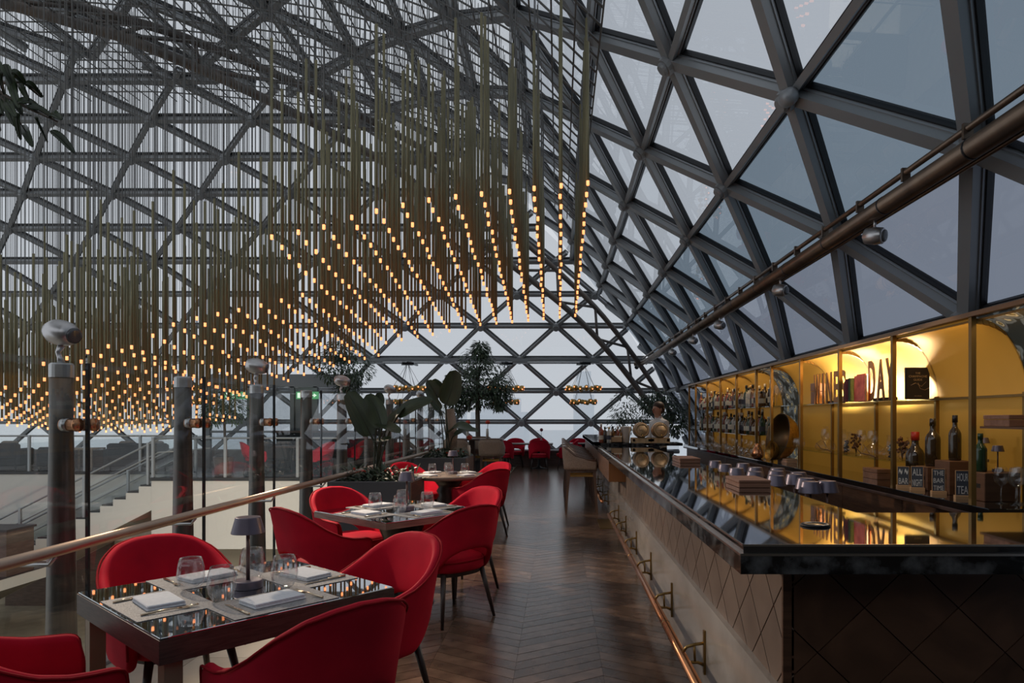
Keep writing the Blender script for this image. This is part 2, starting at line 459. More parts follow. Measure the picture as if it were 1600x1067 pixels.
def seen_size(pts):
    q = [topx(p) for p in pts if p[1] > 0.1]
    if not q: return 0
    xs = [min(max(a, 0), 1600) for a, b in q]; ys = [min(max(b, 0), 1067) for a, b in q]
    return (max(xs) - min(xs)) * (max(ys) - min(ys)) + 1e-4 * len(q)

_ONES = ['', 'first', 'second', 'third', 'fourth', 'fifth', 'sixth', 'seventh', 'eighth', 'ninth', 'tenth', 'eleventh', 'twelfth', 'thirteenth', 'fourteenth', 'fifteenth', 'sixteenth', 'seventeenth', 'eighteenth', 'nineteenth']
def ordw(n):
    if n < 20: return _ONES[n]
    t, o = ('twent', 'thirt', 'fort')[n // 10 - 2], n % 10
    return t + ('ieth' if o == 0 else 'y-' + _ONES[o])

def interp(tab, x):
    if x <= tab[0][0]: return tab[0][1]
    for (a, fa), (b, fb) in zip(tab, tab[1:]):
        if x <= b: return fa + (fb - fa) * (x - a) / (b - a)
    return tab[-1][1]

def frame(A, B, n):
    """matrix whose x runs A to B with unit length 1 = |AB|, z along n"""
    d = B - A; L = d.length; x = d / L
    z = (n - x * n.dot(x)).normalized(); y = z.cross(x)
    return Matrix(((x.x * L, y.x, z.x, A.x), (x.y * L, y.y, z.y, A.y), (x.z * L, y.z, z.z, A.z), (0, 0, 0, 1)))

def poly_clip(poly, f):
    out = []
    for i, p in enumerate(poly):
        q = poly[(i + 1) % len(poly)]
        fp, fq = f(p), f(q)
        if fp >= 0: out.append(p)
        if (fp >= 0) != (fq >= 0):
            t = fp / (fp - fq)
            out.append(p + (q - p) * t)
    return out
# ================================================================ SETTING
def structure(name, label, cat, kind='structure'):
    return thing(name, label, cat, kind=kind)

def pieces(items, limit=300, parent=None, name='piece', stuff_name=None):
    """items: (size in view, maker of an object, adder to a joined builder); the largest become objects, the rest one stuff part"""
    items.sort(key=lambda t: -t[0])
    for it in items[:limit]: it[1]()
    return items[limit:]

# ---- floor: smoked chevron parquet along the aisle, cream tiles along the balustrade
floor = structure('floor', 'dark smoked oak parquet floor of the aisle with a cream stone strip', 'floor')
b = MB(); b.box(-2.80, 5.2, -3.0, 21.9, -0.30, -0.012); b.build('subfloor', 'floor_base', floor)
CW, PW = 0.52, 0.135
X0F, X1F, Y0F, Y1F = -1.30, 0.80, 1.9, 21.3
cands = []
ncol = int(math.ceil((X1F - X0F) / CW))
for c in range(ncol):
    xa, xb = X0F + c * CW, min(X0F + (c + 1) * CW, X1F)
    sgn = 1 if c % 2 == 0 else -1
    h = CW * 0.62
    k = -5
    while True:
        ya = Y0F + k * PW
        if ya > Y1F: break
        off0, off1 = (0, h) if sgn > 0 else (h, 0)
        fr = (xb - xa) / CW
        if fr < 1: off1 = off0 + (off1 - off0) * fr
        g = 0.0032
        poly = [Vector((xa + .0008, ya + off0 + g, 0)), Vector((xb - .0008, ya + off1 + g, 0)), Vector((xb - .0008, ya + off1 + PW - g, 0)), Vector((xa + .0008, ya + off0 + PW - g, 0))]
        cands.append((seen_size(poly), poly))
        k += 1
cands.sort(key=lambda t: -t[0])
shape = {}
for s_, poly in cands[:300]:
    o0 = poly[0]
    key = tuple(round(v, 4) for p in poly for v in (p - o0)[:2])
    if key not in shape:
        b = MB(); b.prism([(p.x - o0.x, p.y - o0.y) for p in poly], 0.012)
        shape[key] = b.mesh('plank', 'plank')
    put('plank', shape[key], floor, (o0.x, o0.y, -0.012 + random.uniform(-.0004, .0004)))
b = MB()
for s_, poly in cands[300:]: b.prism([(p.x, p.y) for p in poly], 0.012, z0=-0.012)
tag(b.build('far_planks', 'plank', floor), kind='stuff')
TS = 0.475
b = MB(); b.box(0.002, TS - 0.002, 0.002, TS - 0.002, 0, 0.012); tme = b.mesh('tile', 'tile')
for i in range(3):
    for j in range(40):
        put('tile', tme, floor, (-2.745 + i * TS, 1.9 + j * TS, -0.012))
b = MB(); b.box(-1.318, -1.302, 1.9, 21.3, -0.012, 0.001); b.build('metal_strip', 'brass_dark', floor)
b = MB(); b.box(-2.84, -2.80, -3, 17.0, -0.45, 0.02); b.box(-2.80, -2.75, -3, 17.0, -0.012, 0.02); b.build('edge_strip', 'steel_light', floor)

# ---- glazed end wall, leaning in as it rises, and the great sloped glass side wall: triangulated steel lattices
S = 2.227
END = [(22.05, 0.42), (22.0, 1.376), (21.45, 2.364), (20.85, 3.317), (20.2, 4.236), (19.55, 5.055), (18.95, 5.869), (18.1, 6.555), (17.15, 7.174), (16.1, 7.67), (15.05, 8.115), (14.0, 8.467), (12.85, 8.74), (11.7, 8.96), (10.5, 9.12)]
SIDE = [(4.35, 0.1), (3.95, 1.25), (3.43, 2.35), (2.80, 3.32), (1.97, 4.21), (1.16, 5.07), (0.39, 5.93), (-0.565, 6.85), (-1.52, 7.42), (-2.55, 7.82), (-3.66, 8.08), (-4.77, 8.25), (-5.88, 8.38), (-7.0, 8.48), (-8.1, 8.56), (-9.2, 8.62), (-10.3, 8.66), (-11.5, 8.70)]
zside_t = sorted([(x, z) for x, z in SIDE])
yend_t = sorted([(z, y) for y, z in END])
def zside(x): return interp(zside_t, x)
def yend(z):
    if z > 9.12: return 10.5
    return interp(yend_t, z)

def beam_mesh(w, d, mats=('steel', 'gasket', 'steel_light'), cap=True):
    b = MB()
    b.box(0, 1, -w / 2, w / 2, -d, -0.035)
    if cap:
        b.cur = 2; b.box(0, 1, -w / 2 - 0.012, w / 2 + 0.012, -0.035, -0.012)
        b.cur = 1; b.box(0, 1, -w / 2 - 0.026, w / 2 + 0.026, -0.012, 0.05)
    return b.mesh('beam', mats)

def lattice(root, rows, pos, nx, off, inside, mats, pane_of, limit=300):
    """rows of nodes; pos(row, along) gives a point; alternate rows are shifted by half a bay"""
    P = {}
    R = len(rows)
    for r in range(R):
        for i in range(nx):
            P[r, i] = pos(r, off(r) + i * S)
    def rown(r):
        a = P[max(r - 1, 0), 0]; c = P[min(r + 1, R - 1), 0]
        up = (c - a)
        al = (P[r, 1] - P[r, 0])
        up = up - al * (up.dot(al) / al.dot(al))
        n = al.cross(up).normalized()
        ctr = Vector((-2.0, 10.0, 2.0))
        if (ctr - P[r, nx // 2]).dot(n) > 0: n = -n
        return n                       # points outward
    NR = [rown(r) for r in range(R)]
    beams, panes, nodes = [], [], []
    def clipseg(A, B):
        fa, fb = inside(A), inside(B)
        if fa < 0 and fb < 0: return None
        if fa < 0: A = A + (B - A) * (fa / (fa - fb))
        elif fb < 0: B = A + (B - A) * (fa / (fa - fb))
        return (A, B) if (B - A).length > 0.12 else None
    def addbeam(A, B, n, kind):
        s = clipseg(A, B)
        if s: beams.append((seen_size(s) + 2, s[0], s[1], n, kind))
    for r in range(R):
        sh = off(r) > off((r + 1) % R) if r + 1 < R else False
        for i in range(nx):
            if i + 1 < nx: addbeam(P[r, i], P[r, i + 1], NR[r], 'h')
            if inside(P[r, i]) > 0.1: nodes.append((seen_size([P[r, i], P[r, i] + Vector((.2, 0, .2))]), P[r, i], NR[r]))
            if r + 1 < R:
                n = (NR[r] + NR[r + 1]).normalized()
                # neighbours above
                da = off(r + 1) - off(r)
                lo, hi = (i, i + 1) if da < 0 else (i - 1, i)
                for j in (lo, hi):
                    if 0 <= j < nx: addbeam(P[r, i], P[r + 1, j], n, 'd')
                if 0 <= lo and hi < nx:
                    panes.append(([P[r, i], P[r + 1, hi], P[r + 1, lo]], n, r))
                if i + 1 < nx and 0 <= hi < nx:
                    panes.append(([P[r, i], P[r, i + 1], P[r + 1, hi]], n, r))
    beams.sort(key=lambda t: -t[0])
    for k, (s_, A, B, n, kind) in enumerate(beams[:limit]):
        put('beam', mats[kind], root, mtx=frame(A, B, n))
    b = MB()
    for s_, A, B, n, kind in beams[limit:]:
        b.cur = 0; b.box(0, 1, -.055, .055, -.11, 0, frame(A, B, n)); b.cur = 1; b.box(0, 1, -.09, .09, -.0, .045, frame(A, B, n))
    if b.v: tag(b.build('far_beams', ['steel', 'gasket'], root), kind='stuff')
    for s_, p, n in sorted(nodes, key=lambda t: -t[0])[:limit]:
        put('node', mats['node'], root, mtx=Matrix.Translation(p) @ n.to_track_quat('Z', 'Y').to_matrix().to_4x4())
    T = []
    for tri, n, r in panes:
        poly = poly_clip(tri, inside)
        if len(poly) >= 3: T.append((seen_size(poly), poly, n, r))
    T.sort(key=lambda t: -t[0])
    joined = {}
    def addpane(b, poly, n, org):
        q = [p - org + n * 0.012 for p in poly]; q2 = [p + n * 0.016 for p in q]
        m = len(q)
        b.add(q + q2, [tuple(range(m)), tuple(range(2 * m - 1, m - 1, -1))] + [(i, m + i, m + (i + 1) % m, (i + 1) % m) for i in range(m)], False)
    for k, (s_, poly, n, r) in enumerate(T):
        mk = pane_of(r, n)
        if k < limit:
            org = sum(poly, Vector()) / len(poly)
            b = MB(); addpane(b, poly, n, org)
            b.build('pane', mk, root, org)
        else:
            addpane(joined.setdefault(mk, MB()), poly, n, Vector())
    for mk, b in joined.items(): tag(b.build('far_panes', mk, root), kind='stuff')
    return P, NR

nb = MB(); nb.lathe([(0.12, -0.15), (0.12, -0.05), (0.10, 0.0)], 14, smooth=False); nb.lathe([(0.085, -0.20), (0.105, -0.18), (0.105, -0.15)], 14, smooth=False); node_me = nb.mesh('node', ['steel'])
m_end = {'h': beam_mesh(.085, .11), 'd': beam_mesh(.075, .10), 'node': node_me}
nb = MB(); nb.lathe([(0.09, -0.16), (0.10, -0.08), (0.09, 0.0)], 14, smooth=False); nb.lathe([(0.055, -0.20), (0.07, -0.18), (0.07, -0.16)], 14, smooth=False); node2 = nb.mesh('node', ['steel'])
m_side = {'h': beam_mesh(.06, .10), 'd': beam_mesh(.115, .11), 'node': node2}

wall_back = structure('wall_back', 'far glazed end wall of leaning triangular steel lattice', 'wall')
EX0 = -0.08 - 11 * S
lattice(wall_back, END, lambda r, t: Vector((t, END[r][0], END[r][1])), 15,
        lambda r: EX0 + (0.0 if r % 2 == 0 else -S / 2), lambda p: (zside(p.x) - p.z) if p.x < 4.35 else -1.0, m_end, lambda r, n: 'pane')
b = MB()
b.box(-27, 3.2, 20.58, 20.70, 3.20, 3.30); b.cur = 1; b.box(-27, 3.2, 20.40, 20.58, 3.13, 3.17)
b.build('transom', ['steel', 'steel_light'], wall_back)

wall_right = structure('wall_right', 'sloped glass side wall and roof of triangular steel lattice over the bar', 'wall')
Y00 = 5.65 - 4 * S
lattice(wall_right, SIDE, lambda r, t: Vector((SIDE[r][0], t, SIDE[r][1])), 13,
        lambda r: Y00 + (0.0 if r % 2 == 0 else -S / 2), lambda p: yend(p.z) - p.y, m_side,
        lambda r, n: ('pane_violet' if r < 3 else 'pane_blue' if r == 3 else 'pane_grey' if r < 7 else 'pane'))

# tube truss that follows the valley where roof and end wall meet
truss = structure('trim_1', 'tubular steel truss along the valley between side roof and end wall', 'truss')
val = []
for y, z in END[1:]:
    xs = [x for x, zz in SIDE]
    if z < 8.66:
        tab = sorted([(zz, x) for x, zz in SIDE])
        val.append(Vector((interp(tab, z), y, z)))
def smooth_path(pts, n=4):
    out = []
    for i in range(len(pts) - 1):
        p0, p1, p2, p3 = pts[max(i - 1, 0)], pts[i], pts[i + 1], pts[min(i + 2, len(pts) - 1)]
        for k in range(n):
            t = k / n
            out.append(0.5 * ((2 * p1) + (p2 - p0) * t + (2 * p0 - 5 * p1 + 4 * p2 - p3) * t * t + (-p0 + 3 * p1 - 3 * p2 + p3) * t ** 3))
    out.append(pts[-1])
    return out
inn = [at(*q) for q in ((1040, 668, 20.2), (1010, 625, 20.0), (960, 560, 19.6), (905, 500, 19.0), (840, 445, 18.4), (780, 400, 17.8), (720, 350, 17.0), (640, 280, 15.6), (560, 230, 14.6), (405, 150, 12.9), (225, 71, 11.6), (145, 45, 11.2), (40, 14, 10.8), (-60, -12, 10.4))]
o2 = smooth_path(inn)
o1 = []
for i, p in enumerate(o2):
    k = min(1.0, max(0.45, .45 + i / 40))
    q = p + Vector((.62, .45, .55)) * k
    q.z = min(q.z, zside(q.x) - .28)
    o1.append(q)
b = MB(); b.tube(o1, 0.075, 10); b.build('chord', 'rust', truss)
b = MB(); b.tube(o2, 0.085, 12); b.build('chord', 'rust', truss)
k = 0
for i in range(0, len(o1) - 2, 2):
    a, c = (o1[i], o2[i + 2]) if k % 2 == 0 else (o2[i], o1[min(i + 2, len(o1) - 1)])
    b = MB(); b.tube([a, c], 0.038, 8); b.build('strut', 'rust', truss)
    k += 1
# low panelled dado; snow and towers outside, fog haze painted into the towers
dado = structure('baseboard_back', 'brown panelled dado under the far glazed wall', 'dado')
b = MB(); b.box(-2.9, 3.6, 21.35, 21.55, 0, 0.46); b.cur = 1; b.box(-2.9, 3.6, 21.30, 21.57, 0.46, 0.5); b.build('panel', ['low_wall', 'steel_light'], dado)
b = MB(); b.box(0.99, 1.09, 21.325, 21.35, 0.10, 0.2); b.cur = 1; b.box(1.0, 1.035, 21.32, 21.325, 0.12, 0.18); b.box(1.045, 1.08, 21.32, 21.325, 0.12, 0.18); b.build('socket_plate', ['brass', 'gasket'], dado)
b = MB(); b.box(-30, -2.9, 21.3, 21.5, -4.2, 0.5); b.build('panel', 'low_wall', dado)

snow = structure('ground', 'snow covered roofs outside the far glass', 'ground')
b = MB(); b.box(-160, 160, 26, 420, -6.3, -6.0); b.build('snow', 'snow', snow)
for (x, y, w, h, lab) in ((6.2, 170, 5, 19, 'pale fogbound tower with a spire behind the lit ring lamp'), (-16, 190, 15, 13, 'squat fogbound tower behind the tall ficus tree'), (-38, 230, 18, 10, 'wide low fogbound block beyond the end wall'), (46, 220, 12, 16, 'slim fogbound block far beyond the bar')):
    t = thing('tower', lab, 'building', (x, y, -6))
    b = MB(); b.box(-w / 2, w / 2, -w / 2, w / 2, 0, h * .7); b.build('body', 'fog_tower', t)
    b = MB(); b.box(-w * .35, w * .35, -w * .35, w * .35, h * .7, h); b.build('upper_block', 'fog_tower', t)
    if h > 20:
        b = MB(); b.lathe([(1.6, h), (1.2, h + 8), (.5, h + 9), (.25, h + 17)], 8); b.build('spire', 'fog_tower', t)
t = thing('roof_unit', 'grey rooftop vent box on the snowy roof outside', 'vent', (2.6, 30, -6.0))
b = MB(); b.box(-.7, .7, -.6, .6, 0, 5.8); b.cur = 1; b.box(-.8, .8, -.7, .7, 5.8, 6.1); b.build('casing', ['fog_tower', 'steel_light'], t)

wf = structure('wall_front_light_block', 'unseen grey wall added behind the viewer to block low frontal light', 'wall')  # unseen wall added to cut low sky light from behind the viewer
b = MB(); b.box(-12, 4.6, -2.4, -2.2, -4.2, 3.4); b.build('plaster', 'taupe_wall', wf)

# ---- gallery across the atrium, its stair and the lower level
low = structure('floor_lower', 'cream stone floor of the level below', 'floor')
b = MB(); b.box(-30, -2.8, -3.0, 21.4, -4.4, -4.2); b.build('slab', 'tile', low)
gal = structure('floor_gallery', 'gallery deck across the atrium with white fascia', 'floor')
b = MB(); b.box(-10.1, -2.80, 17.0, 21.3, -0.12, 0.0); b.box(-30, -10.1, 19.0, 21.3, -0.12, 0.0); b.build('slab', 'grey_floor', gal)
b = MB(); b.box(-10.1, -2.82, 16.93, 17.0, -1.75, -0.06); b.box(-30, -10.1, 18.93, 19.0, -1.9, -0.06); b.box(-10.1, -10.03, 17.0, 19.0, -1.75, -0.06); b.build('fascia', 'white', gal)
b = MB(); b.box(-10.12, -2.8, 16.90, 17.0, -0.06, 0.02); b.box(-30, -10.1, 18.9, 19.0, -0.06, 0.02); b.build('nosing', 'dark_stone', gal)
b = MB(); b.box(-10.1, -2.8, 17.0, 21.3, -1.75, -1.70); b.box(-30, -10.1, 19.0, 21.3, -1.9, -1.85); b.build('soffit', 'taupe_wall', gal)
wl_ = structure('wall_lower', 'cream wall of the level below the gallery', 'wall')
b = MB(); b.box(-30, -2.8, 20.9, 21.1, -4.2, -1.7); b.build('plaster', 'cream', wl_)
b = MB(); b.box(-16.8, -13.6, 20.72, 20.9, -4.2, -2.1); b.build('wood_panel', 'low_wall', wl_)
b = MB(); b.box(-2.84, -2.80, -3.0, 21.0, -4.2, -0.45); b.build('plaster_under_deck', 'taupe_wall', wl_)
land = structure('floor_landing', 'white edged landing at the foot of the gallery stair', 'floor')
b = MB(); b.box(-26, -12.25, 13.5, 16.9, -2.3, -2.06); b.cur = 1; b.box(-26, -12.25, 13.5, 16.9, -2.06, -2.04); b.build('slab', ['white', 'dark_stone'], land)
stair = structure('stairs', 'white stair with dark treads going down from the gallery', 'stairs')
SX, TR, RI = -10.1, 0.32, 0.163
b = MB()
prof = []
n = 21
for k in range(n):
    put_x = SX - k * TR
for k in range(n):
    bb = MB(); bb.box(SX - (k + 1) * TR, SX - k * TR + 0.02, 17.0, 18.9, -RI * (k + 1) - 0.035, -RI * (k + 1)); bb.build('tread', 'dark_stone', stair)
poly = []
for k in range(n):
    poly += [(SX - k * TR, -RI * (k + 1) - 0.036), (SX - (k + 1) * TR, -RI * (k + 1) - 0.036)]
low_edge = [(SX - n * TR, -RI * n - 0.55), (SX - 1.0, -RI * 3.2 - 0.6), (SX, -RI - 0.75)]
for y0, nm in ((16.94, 'stringer'), (18.85, 'stringer')):
    bb = MB()
    for k in range(n):
        xa, xb = SX - (k + 1) * TR, SX - k * TR
        za, zb = -RI * (k + 1) - 0.036, -RI * (k + 1) - 0.62
        bb.add([(xa, y0, za), (xb, y0, za), (xb, y0, zb + 0.0), (xa, y0, zb - RI), (xa, y0 + .06, za), (xb, y0 + .06, za), (xb, y0 + .06, zb), (xa, y0 + .06, zb - RI)],
               [(0, 1, 2, 3), (7, 6, 5, 4), (0, 4, 5, 1), (3, 2, 6, 7), (0, 3, 7, 4), (1, 5, 6, 2)], False)
    bb.build(nm, 'white', stair)
bb = MB()
bb.add([(SX, 17, -RI - .62), (SX, 18.9, -RI - .62), (SX - n * TR, 18.9, -RI * (n + 1) - .62), (SX - n * TR, 17, -RI * (n + 1) - .62),
        (SX, 17, -RI - .55), (SX, 18.9, -RI - .55), (SX - n * TR, 18.9, -RI * (n + 1) - .55), (SX - n * TR, 17, -RI * (n + 1) - .55)],
       [(0, 1, 2, 3), (4, 7, 6, 5), (0, 4, 5, 1), (1, 5, 6, 2), (2, 6, 7, 3), (3, 7, 4, 0)], False)
bb.build('soffit', 'taupe_wall', stair)
srail = thing('stair_railing', 'steel and glass railing going down the white stair', 'railing')
for y0 in (17.06, 18.8):
    for zz, r in ((0.95, .024), (0.62, .018)):
        bb = MB(); bb.tube([(SX + 0.5, y0, zz + .05), (SX + .1, y0, zz + 0.02), (SX - n * TR, y0, -RI * n + zz)], r, 8); bb.build('rail', 'steel', srail)
    for k in (0, 5, 10, 15, 20):
        x = SX - k * TR - .16; z = -RI * (k + 1)
        bb = MB(); bb.box(x - .028, x + .028, y0 - .03, y0 + .03, z - .3 if y0 < 18 else z, z + 1.05); bb.build('post', 'steel_light', srail)
    bb = MB(); x0, x1 = SX - .2, SX - n * TR + .1
    zz0, zz1 = -RI - .1, -RI * n - .0
    bb.add([(x0, y0 + .04, zz0), (x1, y0 + .04, zz1), (x1, y0 + .04, zz1 + .8), (x0, y0 + .04, zz0 + .85), (x0, y0 + .052, zz0), (x1, y0 + .052, zz1), (x1, y0 + .052, zz1 + .8), (x0, y0 + .052, zz0 + .85)],
           [(0, 1, 2, 3), (7, 6, 5, 4), (0, 4, 5, 1), (1, 5, 6, 2), (2, 6, 7, 3), (3, 7, 4, 0)], False)
    bb.build('glass_panel', 'screen', srail)
grail = thing('gallery_railing', 'glass railing with steel posts along the gallery edge across the atrium', 'railing')
for (xa, xb, y) in ((-10.1, -2.9, 17.05), (-24, -10.1, 19.05)):
    bb = MB(); bb.tube([(xa, y, 1.0), (xb, y, 1.0)], .025, 8); bb.build('handrail', 'steel_light', grail)
    m = int((xb - xa) / 1.45)
    for k in range(m + 1):
        x = xa + (xb - xa) * k / m
        bb = MB(); bb.box(x - .03, x + .03, y - .08, y - .02, -.45, 1.02); bb.build('post', 'steel_light', grail)
        if k < m:
            x2 = xa + (xb - xa) * (k + 1) / m
            bb = MB(); bb.box(x + .04, x2 - .04, y - .006, y + .006, 0.03, .93); bb.build('glass_panel', 'screen', grail)
# glazed lobby with lit exit signs at the far end of the gallery
lob = structure('door_1', 'grey framed glazed lobby doors at the far end of the gallery', 'door')
b = MB()
for x in (-10.6, -9.35, -8.05, -7.35, -6.1): b.box(x - .06, x + .06, 20.6, 20.75, 0, 2.45)
b.box(-10.66, -6.04, 20.6, 20.75, 2.42, 2.75); b.box(-10.66, -7.3, 20.62, 20.73, 1.05, 1.12); b.box(-10.66, -6.04, 20.6, 20.75, 2.75, 2.82)
b.build('frame', 'grey_frame', lob)
for x0, x1 in ((-10.54, -9.41), (-9.29, -8.11), (-7.29, -6.16)):
    b = MB(); b.box(x0, x1, 20.66, 20.68, 0.02, 2.42); b.build('pane', 'pane_grey', lob)
b = MB(); b.box(-7.99, -7.41, 20.66, 20.7, 0, 2.42); b.build('panel', 'grey_frame', lob)
b = MB(); b.box(-6.45, -6.40, 20.52, 20.58, .9, 1.4); b.build('door_handle', 'nickel', lob)
for x, lab in ((-9.7, 'lit green exit sign over the glazed lobby bays'), (-7.55, 'lit green exit sign over the grey lobby door')):
    t = thing('exit_sign', lab, 'sign', (x, 20.52, 2.18))
    b = MB(); b.box(-.33, .33, -.03, .03, -.11, .11); b.build('case', 'exit_green', t)
    b = MB()
    b.box(-.29, -.17, -.036, -.03, -.075, .075)
    b.ball((-.07, -.033, .05), .022, .004, .022, 8, 6); b.box(-.10, -.04, -.036, -.03, -.02, .03); b.box(-.12, -.08, -.036, -.03, -.075, -.02); b.box(-.05, -.01, -.036, -.03, -.075, -.03)
    b.box(.06, .2, -.036, -.03, -.015, .015); b.add([(.2, -.036, -.06), (.29, -.036, 0), (.2, -.036, .06), (.2, -.03, -.06), (.29, -.03, 0), (.2, -.03, .06)], [(0, 1, 2), (5, 4, 3), (0, 3, 4, 1), (1, 4, 5, 2), (2, 5, 3, 0)], False)
    b.build('pictogram', 'exit_white', t)

# ================================================================ BALUSTRADE on the atrium side
POST_D = [4.05 + 1.31 * k for k in range(-1, 10)]
ordn = ['nearest', 'second', 'third', 'fourth', 'fifth', 'sixth', 'seventh', 'eighth', 'ninth', 'tenth', 'eleventh', 'twelfth']
GX = -2.76
screen = thing('glass_balustrade', 'tall frameless glass balustrade panels between the dining aisle and atrium', 'balustrade', (GX, 0, 0))
JY = [d - 0.05 for d in POST_D]
for k in range(-1, len(JY)):
    y0 = JY[k] if k >= 0 else 1.2
    y1 = JY[k + 1] if k + 1 < len(JY) else 17.0
    if y1 - y0 < .3: continue
    b = MB(); b.box(-.008, .008, y0 + .008, y1 - .008, -0.25, 1.82); b.build('glass_panel', 'screen', screen)
for y in JY:
    b = MB(); b.box(-.010, .010, y - .007, y + .007, -.25, 1.82); b.build('joint_seal', 'gasket', screen)
hr = thing('handrail', 'champagne metal handrail running along the glass balustrade', 'handrail', (-2.50, 0, .84))
b = MB(); b.tube([(0, 0.9, 0), (0, 16.9, 0)], .030, 14); b.build('rail', 'handrail', hr)
for y in [d + .65 for d in POST_D]:
    b = MB(); b.tube([(0, y, -.03), (-.03, y, -.07), (-.252, y, -.07)], .010, 8); b.build('bracket', 'nickel', hr)
b = MB()
def ell(r, z, a=1.0): return [(r * 1.25 * cos(2 * pi * i / 20), r * a * sin(2 * pi * i / 20), z) for i in range(20)]
b.smooth = True
b.loft([ell(.075, -4.2), ell(.08, -1.5), ell(.070, 0), ell(.052, 1.45), ell(.052, 1.80)], True, True)
post_me = b.mesh('post', 'post_steel')
b = MB(); b.loft([ell(.054, 1.74), ell(.054, 1.815), ell(.047, 1.825)], True, True); cap_me = b.mesh('post_cap', 'nickel')
b = MB(); b.lathe([(.036, -.05), (.036, .028), (.039, .03), (.039, .05)], 18, Matrix.Rotation(pi / 2, 4, 'Y')); clamp_me = b.mesh('clamp', ['copper'])
b = MB(); b.lathe([(.037, -.045), (.038, -.01)], 18, Matrix.Rotation(pi / 2, 4, 'Y')); ring_me = b.mesh('clamp_ring', ['nickel'])
egg = MB(); R_ = Matrix.Rotation(pi / 2, 4, 'Y')
egg.lathe([(.02, -.105), (.05, -.09), (.072, -.05), (.077, 0), (.070, .05), (.052, .09)], 24, R_); egg_me = egg.mesh('lamp_head', 'nickel')
egg = MB(); egg.lathe([(.046, .085), (.046, .104), (.03, .108)], 20, R_); lens_me = egg.mesh('lamp_lens', 'lens')
EGG = {1: 0, 3: 0, 5: 0, 7: 0, 9: 0}
for k, d in enumerate(POST_D):
    if k == 0: lab = 'tapered steel post of the glass balustrade close to the viewer'
    lab = 'tapered bronzed steel post behind the glass balustrade, %s along the handrail' % ordn[k]
    p = thing('balustrade_post', lab, 'post', (-2.95, d, 0), group='balustrade posts')
    put('post', post_me, p); put('post_cap', cap_me, p)
    for s_ in (-.12, .02):
        c = put('clamp', clamp_me, p, (.14, s_ + 0.0, 1.46)); put('ring', ring_me, c)
    if k in EGG:
        L = thing('spot_lamp', 'egg shaped satin nickel spot lamp on the %s balustrade post' % ordn[k], 'lamp', (-2.95, d, 1.82), group='egg lamps on the posts')
        b = MB(); b.tube([(0, 0, 0.0), (-.01, 0, .04), (-.02, 0, .07), (.0, 0, .11)], [.022, .014, .014, .02], 10); b.build('stem', 'nickel', L)
        h = put('lamp_head', egg_me, L, (0, 0, .185)); h.rotation_euler = (0, radians(12), radians(-14) if k == 1 else radians(-15 + 10 * k))
        put('lens', lens_me, h)
# ================================================================ BAR
BX, BY0, BTOP = 0.60, 2.25, 1.08            # outer edge of the counter, its near end, its height
counter = thing('bar_counter', 'long black polished stone bar counter with metal inlay and foot rail', 'bar', (0, 0, 0))
b = MB()
GAPW = .0028
def lpoly(ins, z0, z1, b, yfar=10.45):
    b.box(BX + ins, 1.32 - ins * 0, BY0 + ins, yfar, z0, z1)
    b.box(1.32, 3.4, BY0 + ins, 3.03, z0, z1)
lpoly(.012, 1.052, BTOP, b); b.build('worktop', 'granite_top', counter)
b = MB(); lpoly(-.002, 1.045, 1.053, b); b.box(.610, .614, 2.261, 10.45, 1.0745, 1.0815); b.box(.610, 3.4, 2.260, 2.264, 1.0745, 1.0815); b.build('metal_inlay', 'steel_strip', counter)
b = MB(); lpoly(.0, 0.985, 1.046, b); b.build('stone_edge', 'granite', counter)
b = MB(); b.box(.56, 1.9, 10.45, 11.0, 1.075, 1.115); b.box(.56, .64, 10.45, 16.0, 1.045, 1.115); b.box(.56, 1.3, 10.9, 16.0, 1.05, 1.112); b.build('raised_shelf', 'granite', counter)
b = MB(); b.box(.84, 1.28, 2.45, 16.0, 0.0, .985); b.box(.84, 3.4, 2.45, 2.95, 0, .985); b.build('carcass', 'groove', counter)
b = MB(); b.box(1.28, 1.30, 2.97, 16, 0, .985); b.build('inner_panel', 'walnut', counter)
# diamond veneer tiles on the long face and the near end
def diamonds(x0, x1, z0, z1, w, h, ox, oz, m, mtx, gap=.005):
    i0, i1 = int((x0 - ox) / w) - 2, int((x1 - ox) / w) + 2
    j0, j1 = int((z0 - oz) / h) - 2, int((z1 - oz) / h) + 2
    for sx, sz in ((0, 0), (.5, .5)):
        for i in range(i0, i1 + 1):
            for j in range(j0, j1 + 1):
                cx, cz = ox + (i + sx) * w, oz + (j + sz) * h
                a, c = w / 2 - gap, h / 2 - gap
                poly = [Vector((cx - a, cz)), Vector((cx, cz - c)), Vector((cx + a, cz)), Vector((cx, cz + c))]
                for f in (lambda p: p.x - x0, lambda p: x1 - p.x, lambda p: p.y - z0, lambda p: z1 - p.y):
                    if poly: poly = poly_clip(poly, f)
                if len(poly) < 3: continue
                mx, mz = sum(p.x for p in poly) / len(poly), sum(p.y for p in poly) / len(poly)
                if (max(p.x for p in poly) - min(p.x for p in poly)) < .02: continue
                bb = MB(); bb.prism([(p.x - mx, p.y - mz) for p in poly], .012)
                put('diamond_panel', bb.mesh('diamond_panel', m), counter, mtx=mtx @ Matrix.Translation((mx, mz, 0)))
mx_face = Matrix(((0, 0, -1, .84), (1, 0, 0, 0), (0, 1, 0, 0), (0, 0, 0, 1)))      # local x runs along y, local y is height, local z faces the aisle
diamonds(2.438, 9.2, .50, .984, .33, .32, 2.30, .62, 'diamond', mx_face)
mx_end = Matrix(((1, 0, 0, 0), (0, 0, -1, 2.45), (0, 1, 0, 0), (0, 0, 0, 1)))
diamonds(.83, 3.4, .02, .984, .335, .32, 1.26, .822, 'walnut', mx_end, GAPW)
